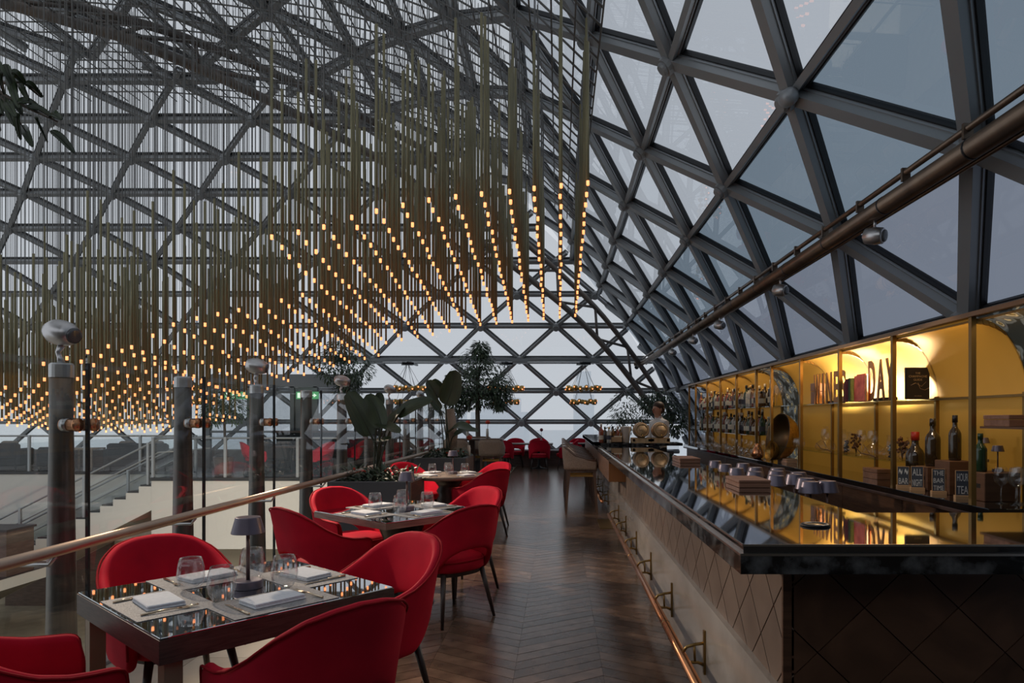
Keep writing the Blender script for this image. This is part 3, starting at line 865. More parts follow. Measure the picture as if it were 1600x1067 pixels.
b = MB(); b.box(.801, .832, 2.437, 2.452, .0, .984); b.build('corner_strip', 'walnut', counter)
b = MB(); b.box(.802, .84, 2.45, 9.2, .0, .495); b.box(.80, .84, 2.45, 9.2, .49, .50); b.build('plinth', 'marble', counter)
b = MB(); b.box(.80, .84, 9.2, 16.0, 0, .71); b.build('plinth_far', 'marble', counter)
b = MB(); b.box(.62, .84, 8.43, 16.0, .71, .985); b.cur = 1; b.box(.618, .84, 8.422, 8.43, .712, .935); b.build('apron', ['apron_wood', 'end_wood_lit'], counter)
b = MB(); b.tube([(.675, 1.6, .20), (.675, 9.2, .20)], .026, 14); b.build('foot_rail', 'copper', counter)
b = MB(); b.tube([(.675, 10.6, .20), (.675, 15.8, .20)], .026, 12); b.build('foot_rail', 'copper', counter)
for y in (2.2, 4.3, 6.4, 8.5):
    b = MB(); b.tube([(.675, y, .20), (.675, y + .012, .20)], .0275, 14); b.build('rail_joint', 'brass_dark', counter)
b = MB()
b.box(.790, .802, -.012, .012, .10, .34)
b.tube([(.795, 0, .27), (.74, 0, .262), (.70, 0, .25), (.678, 0, .222)], .009, 8)
b.tube([(.795, 0, .15), (.76, 0, .165), (.71, 0, .165), (.682, 0, .178)], .009, 8)
b.tube([(.74, 0, .262), (.745, 0, .166)], .007, 8)
brk = b.mesh('rail_bracket', 'brass_dark')
for y in (2.63, 3.73, 4.81, 5.9, 7.0, 8.1, 9.1, 11, 12.4, 13.8): put('rail_bracket', brk, counter, (0, y, 0))
b = MB(); b.box(.56, .8, 9.25, 10.1, 0.0, .006); b.build('floor_plate', 'brass_dark', counter)

wb = thing('work_counter', 'dark work counter behind the bar holding a cluster of lamps', 'counter', (0, 0, 0))
b = MB(); b.box(1.31, 1.95, 3.1, 9.0, .76, .80); b.cur = 1; b.box(1.34, 1.92, 3.12, 8.98, 0, .76); b.build('top', ['granite', 'walnut'], wb)
bfl = tag(put('floor_bar', None), 'dark floor strip behind the bar', 'floor', kind='structure')
b = MB(); b.box(.8, 3.4, 2.5, 16.5, -.012, 0.004); b.build('slab', 'groove', bfl)

# back counter and backlit shelving
bc = thing('back_counter', 'dark back bar counter under the glowing yellow shelving', 'counter', (0, 0, 0))
b = MB(); b.rbox(2.74, 3.24, 4.35, 15.0, .87, .92, .004); b.build('worktop', 'granite_top', bc)
b = MB(); b.rbox(2.735, 2.77, 4.34, 15.0, .845, .872, .004); b.build('edge', 'oak_dark', bc)
for i in range(9):
    y0 = 4.4 + i * 1.17
    b = MB(); b.box(2.80, 2.82, y0 + .004, y0 + 1.166, .08, .845); b.build('door_panel', 'walnut', bc)
b = MB(); b.box(2.82, 3.24, 4.38, 15.0, 0, .845); b.build('carcass', 'walnut', bc)

CX0, CX1, CZ0, CZ1 = 2.83, 3.21, .92, 2.21
cab = thing('back_bar_shelving', 'brass framed arched back bar shelving lined with glowing yellow panels', 'shelving', (0, 0, 0))
PY = [3.57, 4.67, 5.77, 6.87, 7.97, 9.07, 9.77, 10.86, 11.93, 13.0, 14.1, 14.8]
def arch(n=14, rx=None, rz=.56, inset=0.0):
    rx = (CX1 - CX0 - inset) if rx is None else rx
    pts = []
    for k in range(n + 1):
        a = pi / 2 * k / n
        pts.append((CX0 + .02 + (CX1 - .02 - inset - CX0) * sin(a), CZ1 - .03 - inset - rz * (1 - cos(a))))
    return pts
AP = arch()
for k in range(len(PY) - 1):
    ya, yb = PY[k], PY[k + 1]
    last = k == len(PY) - 2
    b = MB(); b.smooth = True
    pr = AP + [(CX1, CZ0)]
    vs, fs = [], []
    for x, z in pr: vs += [(x, ya, z), (x, yb, z)]
    m = len(pr)
    for x, z in pr: vs += [(x + .012, ya, z + .012), (x + .012, yb, z + .012)]
    for i in range(m - 1):
        fs += [(2 * i, 2 * i + 1, 2 * i + 3, 2 * i + 2), (2 * m + 2 * i, 2 * m + 2 * i + 2, 2 * m + 2 * i + 3, 2 * m + 2 * i + 1)]
    fs += [(0, 2 * m, 2 * m + 1, 1), (2 * m - 2, 2 * m - 1, 4 * m - 1, 4 * m - 2)]
    b.add(vs, fs)
    if last: b.build('end_lining', 'screen', cab)
    else:
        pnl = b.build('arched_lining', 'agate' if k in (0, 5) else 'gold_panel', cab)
        if k in (0, 5): pnl['label'] = 'backlit agate stone lining'
for y in PY:
    b = MB(); b.box(CX0 - .017, CX0 + .017, y - .017, y + .017, CZ0, CZ1 - .02); b.build('post', 'brass_dark', cab)
    b = MB(); b.box(CX1 - .03, CX1 + .0, y - .014, y + .014, CZ0, 1.68); b.build('rear_post', 'brass_dark', cab)
    b = MB()
    P_ = AP
    for (x0, z0), (x1, z1) in zip(P_, P_[1:]):
        dx, dz = x1 - x0, z1 - z0; L = sqrt(dx * dx + dz * dz); nx, nz = dz / L, -dx / L
        q = [(x0, z0), (x1, z1), (x1 + nx * .035 * -1, z1 + nz * .035 * 1), (x0 - nx * .035, z0 + nz * .035)]
        b.add([(x, y - .013, z) for x, z in q] + [(x, y + .013, z) for x, z in q], [(0, 1, 2, 3), (7, 6, 5, 4), (0, 4, 5, 1), (1, 5, 6, 2), (2, 6, 7, 3), (3, 7, 4, 0)], False)
    b.build('arch_rib', 'brass_dark', cab)
b = MB(); b.box(CX0 - .03, CX1 + .02, 3.4, 14.85, CZ1 - .02, CZ1 + .012); b.build('top_rail', 'cab_top', cab)
b = MB(); b.box(CX1 + .012, CX1 + .03, 3.4, 14.8, .0, CZ1); b.build('back_panel', 'cab_top', cab)
LOWZ, UPZ = 1.134, 1.66
for k in range(1, len(PY) - 1):
    lo = LOWZ if k < 6 else 1.25
    if k >= 2:
        b = MB(); b.box(CX0 + .02, CX1 - .05, PY[k] + .01, PY[k + 1] - .01, UPZ - .012, UPZ); b.build('glass_shelf', 'shelf_glass', cab)
        b = MB(); b.box(CX0 + .02, CX1 - .05, PY[k] + .01, PY[k + 1] - .01, lo - .012, lo); b.build('glass_shelf', 'shelf_glass', cab)
b = MB(); b.box(CX1 - .05, CX1, 4.4, 14.6, UPZ - .012, UPZ + .006); b.build('shelf_rail', 'brass_dark', cab)
b = MB(); b.box(CX0 + .02, CX1 - .02, 3.60, 4.62, 1.43, 1.445); b.build('wood_shelf', 'crate_wood', cab)
# two small LED bars standing behind the letters give the white glow on the lining
for y, h, lab in ((6.36, .20, 'small led light bar behind the word DAY'), (7.48, .20, 'small led light bar behind the word WINES')):
    t = thing('light_bar', lab, 'lamp', (3.04, y, UPZ))
    b = MB(); b.box(-.02, .02, -.2, .2, 0, .03); b.build('housing', 'black_metal', t)
    area_light('led_light', (3.05, y, UPZ + .05), (3.21, y, UPZ + .20), .42, .05, 13, (1.0, .84, .60))

strip = thing('led_strip', 'thin led strip under the shelving top rail washing the yellow lining', 'lamp', (CX0 + .035, 0, 0))
b = MB(); b.box(-.012, .012, 3.6, 14.7, 2.165, 2.175); b.build('profile', 'brass_dark', strip)
for y in (4.12, 5.22, 6.32, 7.42, 8.52, 10.3, 11.4, 12.5, 13.5):
    area_light('strip_light', (CX0 + .035, y, 2.16), (CX1, y, 1.72), .9, .02, 1.3, (1.0, .70, .36))

# ================================================================ things on the bar
def lathe_thing(name, prof, m, n=24): 
    b = MB(); b.lathe(prof, n); return b
def lamp_proto():
    r = thing('table_lamp', 'x', 'lamp')
    b = MB(); b.lathe([(.056, 0), (.058, .002), (.058, .004), (.058, .030), (.0575, .032), (.056, .0335), (.054, .034), (.02, .0341)], 28); b.build('base', 'lamp_paint', r)
    b = MB(); b.lathe([(.008, .034), (.0075, .26)], 12); b.build('stem', 'lamp_stem', r)
    b = MB(); b.lathe([(.0655, .232), (.067, .2325), (.067, .234), (.0665, .236), (.0505, .296), (.050, .2985), (.0485, .300), (.047, .3003), (.02, .3005)], 28, cap0=False); sh = b.build('shade', 'lamp_paint', r)
    b = MB(); b.lathe([(.06, .238), (.02, .25)], 20); b.build('diffuser', 'ceramic', sh)
    return Proto(r)
LAMP = lamp_proto()
spots = [(1.54, 4.18), (1.66, 4.22), (1.60, 4.42), (1.47, 4.62), (1.63, 4.72), (1.42, 4.95), (1.60, 5.02), (1.72, 4.90), (1.38, 5.3), (1.55, 5.38), (1.70, 5.3), (1.40, 5.75), (1.58, 5.85), (1.42, 6.2)]
pos = ['nearest in front', 'second in the front row', 'third in line', 'fourth in line', 'fifth in line', 'sixth in line', 'seventh in line', 'eighth in line', 'ninth in line', 'tenth in line', 'eleventh in line', 'twelfth in line', 'thirteenth in line', 'furthest in line']
for (x, y), w in zip(spots, pos):
    LAMP.at((x, y, .80), random.uniform(0, 6), 'lilac grey cordless lamp in the cluster behind the bar, ' + w, 'cordless lamps behind the bar', 1.04)

def wood_box(loc, dims, label, name='menu_box', m='box_wood', rz=0.0, group=None):
    t = thing(name, label, 'box', loc, rz, group)
    x, y, z = dims
    b = MB(); b.rbox(-x / 2, x / 2, -y / 2, y / 2, 0, z * .6, .003); b.build('body', m, t)
    b = MB(); b.rbox(-x / 2 - .002, x / 2 + .002, -y / 2 - .002, y / 2 + .002, z * .62, z, .003); b.build('lid', m, t)
    return t
wood_box((1.18, 4.27, BTOP), (.19, .33, .046), 'flat red brown wooden box lying nearer on the black bar top')
wood_box((1.22, 6.55, BTOP), (.19, .42, .046), 'flat red brown wooden box lying further along the black bar top')
t = thing('coaster_ring', 'round black charger disc inset on the near bar top', 'coaster', (1.0, 2.66, BTOP))
b = MB(); b.lathe([(.055, 0), (.056, .004), (.052, .009), (.034, .009), (.031, .005)], 32); b.build('disc', 'black_metal', t)
b = MB(); b.lathe([(.028, .0052), (.027, .0065)], 24); b.build('centre', 'brass_dark', t)
t = thing('book', 'thin red covered menu book lying behind the near bar corner', 'book', (1.62, 3.72, .80), .25)
b = MB(); b.rbox(-.12, .12, -.15, .15, 0, .006, .002); b.rbox(-.12, .12, -.15, .15, .03, .036, .002); b.rbox(-.12, -.114, -.15, .15, .0, .036, .002); b.build('cover', 'book_red', t)
b = MB(); b.box(-.112, .115, -.144, .144, .006, .03); b.build('pages', 'paper', t)

def book(name, loc, w, h, th, m, label, rz=0.0, page='paper', group=None):
    """upright book: spine faces local -x, front cover faces local -y"""
    t = thing(name, label, 'book', loc, rz, group)
    b = MB(); b.box(-w / 2, w / 2, -th / 2, -th / 2 + .004, 0, h); b.box(-w / 2, w / 2, th / 2 - .004, th / 2, 0, h); b.box(-w / 2, -w / 2 + .004, -th / 2, th / 2, 0, h); b.build('cover', m, t)
    b = MB(); b.box(-w / 2 + .004, w / 2 - .005, -th / 2 + .004, th / 2 - .004, .004, h - .004); b.build('pages', page, t)
    return t

def text_mesh(s, size, depth, weight=0.0, sx=1.0, spacing=1.0, align='CENTER'):
    c = bpy.data.curves.new('writing', 'FONT')
    c.body, c.size, c.extrude, c.offset = s, size, depth, weight
    c.align_x = align; c.resolution_u = 3; c.space_character = spacing
    c.space_line = .92
    o = bpy.data.objects.new('writing', c); COL.objects.link(o)
    bpy.context.view_layer.update()
    me = bpy.data.meshes.new_from_object(o.evaluated_get(bpy.context.evaluated_depsgraph_get()))
    bpy.data.objects.remove(o); bpy.data.curves.remove(c)
    for v in me.vertices: v.co.x *= sx
    me.name = 'writing'
    return me
def writing(s, size, parent, mtx, m, depth=.0008, weight=0.0, sx=1.0, name='lettering'):
    me = text_mesh(s, size, depth, weight, sx); me.materials.clear(); me.materials.append(M[m])
    return put(name, me, parent, mtx=mtx)
UPR = Matrix.Rotation(pi / 2, 4, 'X')          # text stood upright, facing -y
FACE_AISLE = Matrix.Rotation(-pi / 2, 4, 'Z') @ UPR   # upright, facing -x

# cut-out letters on the upper shelf, reading WINES DAY
def letter(ch, y, x, h, w, label):
    x, y = 2.93, y * 2.93 / 2.885
    t = thing('wooden_letter', label, 'letter', (x, y, UPZ), 0, 'cut-out letters on the upper shelf')
    me = text_mesh(ch, 1.0, .0045, .022)
    xs = [v.co.x for v in me.vertices]; zs = [v.co.y for v in me.vertices]
    x0, x1, z0, z1 = min(xs), max(xs), min(zs), max(zs)
    for v in me.vertices:
        v.co.x = ((v.co.x - x0) / (x1 - x0) - .5) * w; v.co.y = (v.co.y - z0) / (z1 - z0) * h
    me.materials.clear(); me.materials.append(M['letter'])
    put('letter_body', me, t, mtx=FACE_AISLE)
    return t
LH = .335
for ch, y, w, wd in (('W', 7.615, .20, 'WINES, first'), ('I', 7.445, .045, 'WINES, second'), ('N', 7.285, .15, 'WINES, third'), ('E', 7.10, .105, 'WINES, fourth'), ('S', 6.93, .13, 'WINES, last')):
    letter(ch, y, 2.885, LH, w, 'tall brown cut-out letter %s of the word %s letter' % (ch, wd))
for ch, y, w, wd in (('D', 6.29, .13, 'first'), ('A', 6.115, .15, 'middle'), ('Y', 5.95, .14, 'last')):
    letter(ch, y, 2.885, LH + .04, w, 'tall brown cut-out letter %s, %s letter of the word DAY' % (ch, wd))
t = wood_box((2.99, 7.88, UPZ), (.12, .12, .24), 'plain striped wooden block beside the letter W on the upper shelf', 'wooden_block', 'box_wood')
bk = -pi / 2
def fbook(x, y, w, h, th, m, label, rz):
    return book('book', (x, y, UPZ), w, h, th, m, label, rz)
fbook(3.02, 6.76, .2, .275, .05, 'book_orange', 'orange book standing behind the small books on the upper shelf', bk + .0)
fbook(2.93, 6.82, .15, .20, .03, 'book_navy', 'black book beside the letter S on the upper shelf', 0)
fbook(2.92, 6.775, .15, .225, .028, 'book_plum', 'plum book second from the letter S on the upper shelf', 0)
fbook(2.92, 6.735, .15, .225, .024, 'book_plum', 'plum book leaning against the green book on the upper shelf', 0)
fbook(2.92, 6.69, .15, .23, .03, 'book_green', 'dark green book on the upper shelf', 0)
t = fbook(2.88, 6.52, .23, .245, .02, 'pic_red', 'book with a red photographic cover facing out on the upper shelf', bk)
t = fbook(2.95, 5.60 + .33, .20, .272, .03, 'book_navy', 'large dark book titled The Champagne Guide on the upper shelf', bk + .25)
t.location = (3.07, 5.85, UPZ); t.rotation_euler.z = 0.0
for s_, sz, z in (('THE', .024, .215), ('CHAMPAGNE', .026, .187), ('GUIDE', .026, .158), ('2020 EDITION', .010, .025)):
    writing(s_, sz, t, Matrix.Translation((0, -.0162, z)) @ UPR, 'gilt')
b = MB(); b.tube([(-.06, -.0165, .12), (-.02, -.0165, .14), (.03, -.0165, .11), (.07, -.0165, .15)], .0016, 6); b.tube([(.0, -.0165, .14), (.02, -.0165, .09), (.06, -.0165, .08), (.10, -.0165, .10)], .0016, 6); b.build('cover_flourish', 'gilt', t)

# bottles
def bottle_proto(name, prof, m, cap, lab=None, n=18, capz=None):
    r = thing(name, 'x', 'bottle')
    b = MB(); b.lathe(prof, n); b.build('body', m, r)
    rt, zt = prof[-1]
    c0, c1, cr = capz
    b = MB(); b.lathe([(cr, c0), (cr, c1 - .002), (cr * .85, c1)], 14); b.build('capsule', cap, r)
    if lab:
        z0, z1, lm = lab
        rr = max(q for q, z in prof if z0 <= z <= z1 or True)
        b = MB(); b.lathe([(rr + .0008, z0), (rr + .0008, z1)], n, cap0=False, cap1=False); b.build('paper_label', lm, r)
    return r
def scaled(prof, s, sr=None):
    sr = s if sr is None else sr
    return [(r * sr, z * s) for r, z in prof]
BORD = [(.030, 0), (.036, .004), (.0375, .02), (.0375, .165), (.0362, .182), (.030, .200), (.020, .215), (.0150, .228), (.0140, .245), (.0138, .29), (.016, .292), (.016, .302)]
def big_bottle(loc, h, r, m, cap, label, lab=None):
    s = h / .302; pr = [(q * r / .0375, z * s) for q, z in BORD]
    o = bottle_proto('wine_bottle', pr, m, cap, lab, 24, (.255 * s, .3035 * s, .0165 * r / .0375))
    o.location = loc; o['label'] = label
    return o
def crate(x, y, wx, wy, h, label, z=.92):
    t = thing('wooden_crate', label, 'crate', (x, y, z))
    b = MB(); b.rbox(-wx / 2, wx / 2, -wy / 2, wy / 2, 0, h, .004); b.build('body', 'crate_wood', t)
    b = MB(); b.box(-wx / 2 - .001, -wx / 2, -wy * .3, wy * .3, h * .45, h * .6); b.cur = 0; b.build('hand_slot', 'groove', t)
    return t
big_bottle((3.06, 5.86, .92), .46, .075, 'bottle_dark', 'red_cap', 'dark large bottle with a red capsule standing on the back counter')
crate(3.01, 5.52, .16, .18, .19, 'low dark wooden crate under the tall capless bottle')
big_bottle((3.02, 5.51, 1.11), .385, .057, 'bottle_dark', 'bottle_dark', 'tall dark wine bottle on the low crate')
crate(3.03, 5.24, .18, .20, .255, 'tall dark wooden crate behind the chalkboards')
big_bottle((3.03, 5.22, 1.175), .345, .044, 'bottle_dark', 'black_cap', 'slim dark wine bottle with black capsule on the tall crate')
crate(3.07, 4.84, .25, .24, .20, 'dark wooden crate on feet next to the wine glasses')
big_bottle((2.99, 4.84, 1.12), .27, .042, 'bottle_green', 'bottle_green', 'green wine bottle on the crate beside a lamp')
LAMP.at((3.10, 4.82, 1.12), 0, 'lilac grey cordless lamp on the crate beside the green bottle', None, .62)
LAMP.at((3.15, 5.06, 1.175), 0, 'lilac grey cordless lamp half hidden behind the shelving post', None, .6)
wood_box((3.02, 4.45, 1.445), (.34, .26, .075), 'red brown box on the short wooden shelf at the near end of shelving', 'gift_box', 'box_wood')
wood_box((3.05, 6.55, .92), (.13, .3, .10), 'plain wooden box under the lower glass shelf', 'gift_box', 'box_wood')
wood_box((2.98, 8.9, .92), (.14, .36, .055), 'pale pink card box by the shelving post', 'gift_box', 'pink_box')

def chalkboard(x, y, h, words, label):
    t = thing('chalkboard_sign', label, 'sign', (x, y, .92), radians(-16), 'chalkboards on the back counter')
    w = .085
    b = MB(); b.box(-w / 2 - .008, w / 2 + .008, -.03, .03, 0, .024); b.build('stand', 'pine', t)
    b = MB(); b.box(-w / 2, w / 2, -.004, .004, .02, .02 + h); b.build('board', 'chalk', t)
    b = MB()
    for q in (-w / 2 - .003, w / 2): b.box(q, q + .003, -.005, .005, .02, .023 + h)
    b.box(-w / 2, w / 2, -.005, .005, .02 + h, .024 + h); b.build('edge', 'pine', t)
    n = len(words)
    for i, wd in enumerate(words):
        hh = h / n * .62
        me = text_mesh(wd, 1.0, .0006, .0)
        xs = [v.co.x for v in me.vertices]; ys = [v.co.y for v in me.vertices]
        for v in me.vertices:
            v.co.x = ((v.co.x - min(xs)) / (max(xs) - min(xs)) - .5) * w * .82; v.co.y = (v.co.y - min(ys)) / (max(ys) - min(ys)) * hh; v.co.z *= 1
        me.materials.clear(); me.materials.append(M['chalk_white'])
        put('chalk_writing', me, t, mtx=Matrix.Translation((0, -.0046, .02 + h - (i + .82) * h / n)) @ UPR)
    return t
chalkboard(2.862, 5.67, .155, ['~ ~', 'BAR'], 'small chalkboard in a pine stand reading BAR beside the shelving post')
chalkboard(2.872, 5.47, .17, ['ALL', 'NIGHT'], 'small chalkboard reading ALL NIGHT in front of the red capped bottle')
chalkboard(2.893, 5.20, .17, ['THE', 'BAR', 'TIME'], 'small chalkboard reading THE BAR TIME in front of the tall crate')
chalkboard(2.898, 4.90, .18, ['HOUR', 'TEA'], 'small chalkboard reading HOUR TEA nearest to the viewer')

# glassware
def vessel(name, prof, label, group=None, n=20, m='vessel', cat='glass'):
    r = thing(name, label, cat, group=group)
    b = MB(); b.lathe(prof, n, cap0=True, cap1=False); b.build('bowl', m, r)
    return r
WINE = [(.034, 0), (.034, .003), (.006, .008), (.0045, .02), (.0045, .095), (.012, .105), (.034, .125), (.041, .150), (.036, .19), (.030, .215)]
TUMB = [(.022, .002), (.030, .004), (.043, .028), (.0475, .052), (.043, .09), (.036, .116), (.0350, .115), (.042, .09), (.0455, .052), (.041, .03), (.02, .012)]
FLUTE = [(.03, 0), (.03, .003), (.005, .008), (.004, .10), (.014, .115), (.025, .15), (.026, .2), (.022, .24)]
DEC = [(.06, 0), (.09, .01), (.10, .035), (.085, .07), (.04, .105), (.018, .14), (.015, .21), (.026, .235)]
WG = Proto(vessel('wine_glass', WINE, 'x')); TG = Proto(vessel('tumbler', TUMB, 'x', n=28)); FG = Proto(vessel('flute_glass', FLUTE, 'x')); DG = Proto(vessel('decanter', DEC, 'x', m='decanter', cat='decanter'))
LG = []
for i, (x, y) in enumerate(((3.0, 4.63), (3.09, 4.60), (3.15, 4.66), (3.04, 4.54), (3.12, 4.50))):
    WG.at((x, y, .92), 0, 'empty wine glass at the near end of the back counter, %s from the dark crate' % ordw(i + 1), 'wine glasses at the near end of the back counter', 1.15)
for i, (x, y) in enumerate(((2.90, 9.25), (2.96, 9.42), (2.88, 9.55), (3.0, 9.62))):
    WG.at((x, y, .92), 0, 'stemmed wine glass in front of the big golden bowl, %s from the pink box' % ordw(i + 1), 'wine glasses by the golden bowl', 1.25)
for i, y in enumerate((9.2, 9.4, 9.6)):
    FG.at((3.0, y, UPZ), 0, 'flute glass on the upper shelf in the agate lined bay, %s from its near post' % ordw(i + 1), 'flutes in the agate bay', 1.2)
k = 0
for row, x in enumerate((2.82, 2.92, 3.03)):
    for j in range(17):
        y = 9.95 + j * .275 + row * .07
        (TG if (j + row) % 3 else WG).at((x, y, .92), 0, ('clear tumbler' if (j + row) % 3 else 'stemmed glass') + ' on the far back counter, %s from the golden bowl in the %s row' % (ordw(j + 1), ('front', 'middle', 'rear')[row]), ('tumblers' if (j + row) % 3 else 'stemmed glasses') + ' on the far back counter')
for j in range(10):
    TG.at((3.02, 8.05 + .09 * j, LOWZ), 0, 'clear tumbler on the lower shelf near the agate bay, %s from the tall decanter' % ordw(j - 4), 'tumblers on the lower shelf') if j > 4 else None
for x, y, s_, lab in ((3.03, 7.75, 1.15, 'tall necked decanter furthest along the lower glass shelf'), (3.0, 7.05, .95, 'round decanter in front of the dried flowers'), (3.05, 6.60, 1.05, 'wide decanter in the middle of the lower glass shelf'), (3.02, 6.25, .9, 'wide decanter behind the word DAY on the lower shelf'), (3.03, 5.90, .85, 'small decanter beside the red capped bottle')):
    DG.at((x, y, LOWZ), 0, lab, 'decanters on the lower glass shelf', s_)
for x, y in ((2.95, 7.55), (3.05, 7.35), (2.98, 6.72), (2.94, 6.40)):
    WG.at((x, y, LOWZ), 0, 'stemmed glass among the decanters on the lower shelf, %s from the golden bowl' % ordw([7.55, 7.35, 6.72, 6.40].index(y) + 1), 'glasses among the decanters')
def dried(loc, label, h=.18):
    t = thing('dried_flowers', label, 'flowers', loc)
    b = MB()
    for i in range(34):
        a, r, z = random.uniform(0, 6.28), random.uniform(0, .06), random.uniform(.06, h)
        b.ball((r * cos(a), r * sin(a), z), .014, n=7, m=4)
    tag(b.build('petals', 'dried', t), kind='stuff')
    b = MB()
    for i in range(5): b.tube([(0, 0, 0), (.03 * cos(i), .03 * sin(i), h * .8)], .003, 5)
    b.build('stalks', 'twig', t)
dried((3.05, 7.0, LOWZ), 'brown dried flower bunch on the lower shelf behind the books', .2)
dried((3.03, 6.02, LOWZ), 'brown dried flower bunch on the lower shelf near the red capped bottle', .2)
for y, lab in ((7.12, 'dark blue bead filled vase on the lower shelf below the books'), (6.16, 'dark blue bead filled vase on the lower shelf near the shelving post')):
    t = thing('bead_vase', lab, 'vase', (3.0, y, LOWZ))
    b = MB(); b.lathe([(.03, 0), (.035, .005), (.035, .15), (.028, .155)], 16); b.build('glass', 'vessel', t)
    b = MB()
    for i in range(40): b.ball((random.uniform(-.018, .018), random.uniform(-.018, .018), .012 + .003 * i), .010, n=6, m=4)
    tag(b.build('beads', 'grape', t), kind='stuff')
for y, lab in ((7.45, 'bare twig lying along the lower shelf under the letters'), (6.45, 'bare twig lying on the lower shelf by the wide decanter')):
    t = thing('twig', lab, 'branch', (2.90, y, LOWZ))
    b = MB(); b.tube([(0, -.2, .008), (.02, -.05, .02), (-.01, .08, .03), (.02, .22, .06)], [.007, .006, .005, .003], 6); b.tube([(.02, -.05, .02), (.03, .04, .07), (.02, .09, .11)], .003, 5); b.tube([(-.01, .08, .03), (-.03, .15, .09)], .003, 5); b.build('wood', 'twig', t)
t = thing('golden_bowl', 'huge hammered golden bowl standing on its rim on the back counter', 'bowl', (2.98, 9.02, 1.235))
Rb = Matrix.Rotation(radians(-78), 4, 'Y') @ Matrix.Rotation(radians(0), 4, 'Z')
Rb = Matrix.Rotation(radians(9), 4, 'Z') @ Rb
b = MB(); b.lathe([(.02, -.15), (.14, -.13), (.25, -.06), (.30, .03), (.315, .10)], 40, Rb, cap0=True, cap1=False); b.build('outside', 'hammered', t)
b = MB(); b.lathe([(.02, -.135), (.13, -.115), (.235, -.05), (.285, .035), (.300, .10), (.315, .101)], 40, Rb, cap0=True, cap1=False); b.build('inside', 'bowl_inner', t)
t = thing('nested_bowl', 'small golden bowl set inside the huge hammered bowl', 'bowl', (2.83, 9.0, 1.06))
b = MB(); b.lathe([(.01, -.06), (.07, -.05), (.12, .0), (.135, .05)], 28, Rb, cap0=True, cap1=False); b.build('outside', 'hammered', t)
t = thing('copper_shaker', 'rosy copper jug beside the huge golden bowl', 'jug', (2.84, 9.75, .92))
b = MB(); b.lathe([(.05, 0), (.075, .02), (.085, .08), (.06, .15), (.035, .19), (.045, .22)], 22); b.build('body', 'copper', t)
b = MB(); b.tube([(-.0, -.08, .12), (0, -.14, .12), (0, -.13, .04), (0, -.08, .04)], .008, 8); b.build('handle', 'copper', t)

# spirit bottles on the far shelves, one by one
SQ = [(.034, 0), (.036, .004), (.036, .16), (.028, .18), (.013, .195), (.012, .235)]
FAT = [(.040, 0), (.045, .006), (.045, .11), (.035, .14), (.015, .165), (.013, .205)]
kinds = []
for nm, pr, cz in (('slim', BORD, (.26, .304, .0165)), ('square shouldered', SQ, (.215, .245, .015)), ('squat', FAT, (.185, .215, .017))):
    for mk, col in (('bottle_clear', 'clear'), ('bottle_amber', 'amber'), ('bottle_dark', 'dark'), ('bottle_rose', 'rosy'), ('bottle_clear', 'clear'), ('bottle_green', 'green')):
        cap = random.choice(['black_cap', 'gold_cap', 'ceramic', 'black_cap', 'bottle_amber', 'gold_cap', 'red_cap'])
        lm = random.choice(['label_cream', 'label_cream', 'label_dark'])
        kinds.append((Proto(bottle_proto('spirit_bottle', pr, mk, cap, (.05, .115, lm), 12, cz)), '%s %s spirit bottle' % (nm, col)))
for lev, z, wd in ((0, UPZ, 'upper'), (1, 1.25, 'lower')):
    for k in range(6, 10):
        for row, x in enumerate((2.93, 3.06)):
            n = 9
            for j in range(n):
                y = PY[k] + .07 + (PY[k + 1] - PY[k] - .14) * (j + random.uniform(-.15, .15)) / (n - 1)
                pr, lab = random.choice(kinds)
                pr.at((x + random.uniform(-.01, .01), y, z), random.uniform(0, 6), lab + ', %s from the golden bowl, %s row, %s shelf' % (ordw((k - 6) * n + j + 1), ('front', 'rear')[row], wd), lab + 's on the far %s shelf' % wd, random.uniform(1.05, 1.28))
for pr, lab in kinds:
    if not pr.used:
        pr.at((3.0, 14.3, 1.25), 0, lab + ' standing alone at the shelf end')

# things on the raised far shelf of the bar
def barrel(x, label, script):
    t = thing('barrel', label, 'barrel', (x, 10.72, 1.115))
    b = MB()
    b.box(-.15, .15, -.12, -.07, 0, .075); b.box(-.15, .15, .09, .14, 0, .075); b.box(-.14, -.10, -.12, .14, .02, .06); b.box(.10, .14, -.12, .14, .02, .06); b.build('cradle', 'barrel', t)
    R_ = Matrix.Translation((0, 0, .195)) @ Matrix.Rotation(pi / 2, 4, 'X')
    b = MB(); b.lathe([(.100, -.19), (.108, -.16), (.125, 0), (.108, .16), (.100, .19), (.089, .19), (.089, .18)], 28, R_, cap1=False); b.build('staves', 'barrel', t)
    b = MB(); b.lathe([(.088, .178), (.088, .182)], 28, R_); hd = b.build('head', 'barrel', t)
    for zz, r in ((.165, .108), (.10, .119), (-.1, .119), (-.165, .108)):
        b = MB(); b.lathe([(r - .002, zz - .014), (r + .001, zz - .014), (r + .001, zz + .014), (r - .002, zz + .014)], 28, R_, cap0=False, cap1=False); b.build('hoop', 'hoop', t)
    b = MB()
    if script:
        pts = [Vector((-.05 + .010 * i, -.1835,   .192 + .014 * sin(i * 2.1) * (1 if i % 3 else .4))) for i in range(11)]
        b.tube(pts, .0022, 5)
    else:
        b.box(-.07, .07, -.184, -.182, .193, .197)
    b.build('burnt_mark', 'hoop', hd)
    b = MB(); b.tube([(0, -.18, .125), (0, -.23, .125), (0, -.235, .10)], .009, 8); b.build('tap', 'brass', t)
barrel(1.29, 'small oak barrel with a burnt script mark on its head', True)
barrel(1.58, 'small oak barrel in front of the barman', False)
t = thing('ceramic_pot', 'white tapering ceramic pot next to the oak barrel', 'pot', (1.05, 10.72, 1.115))
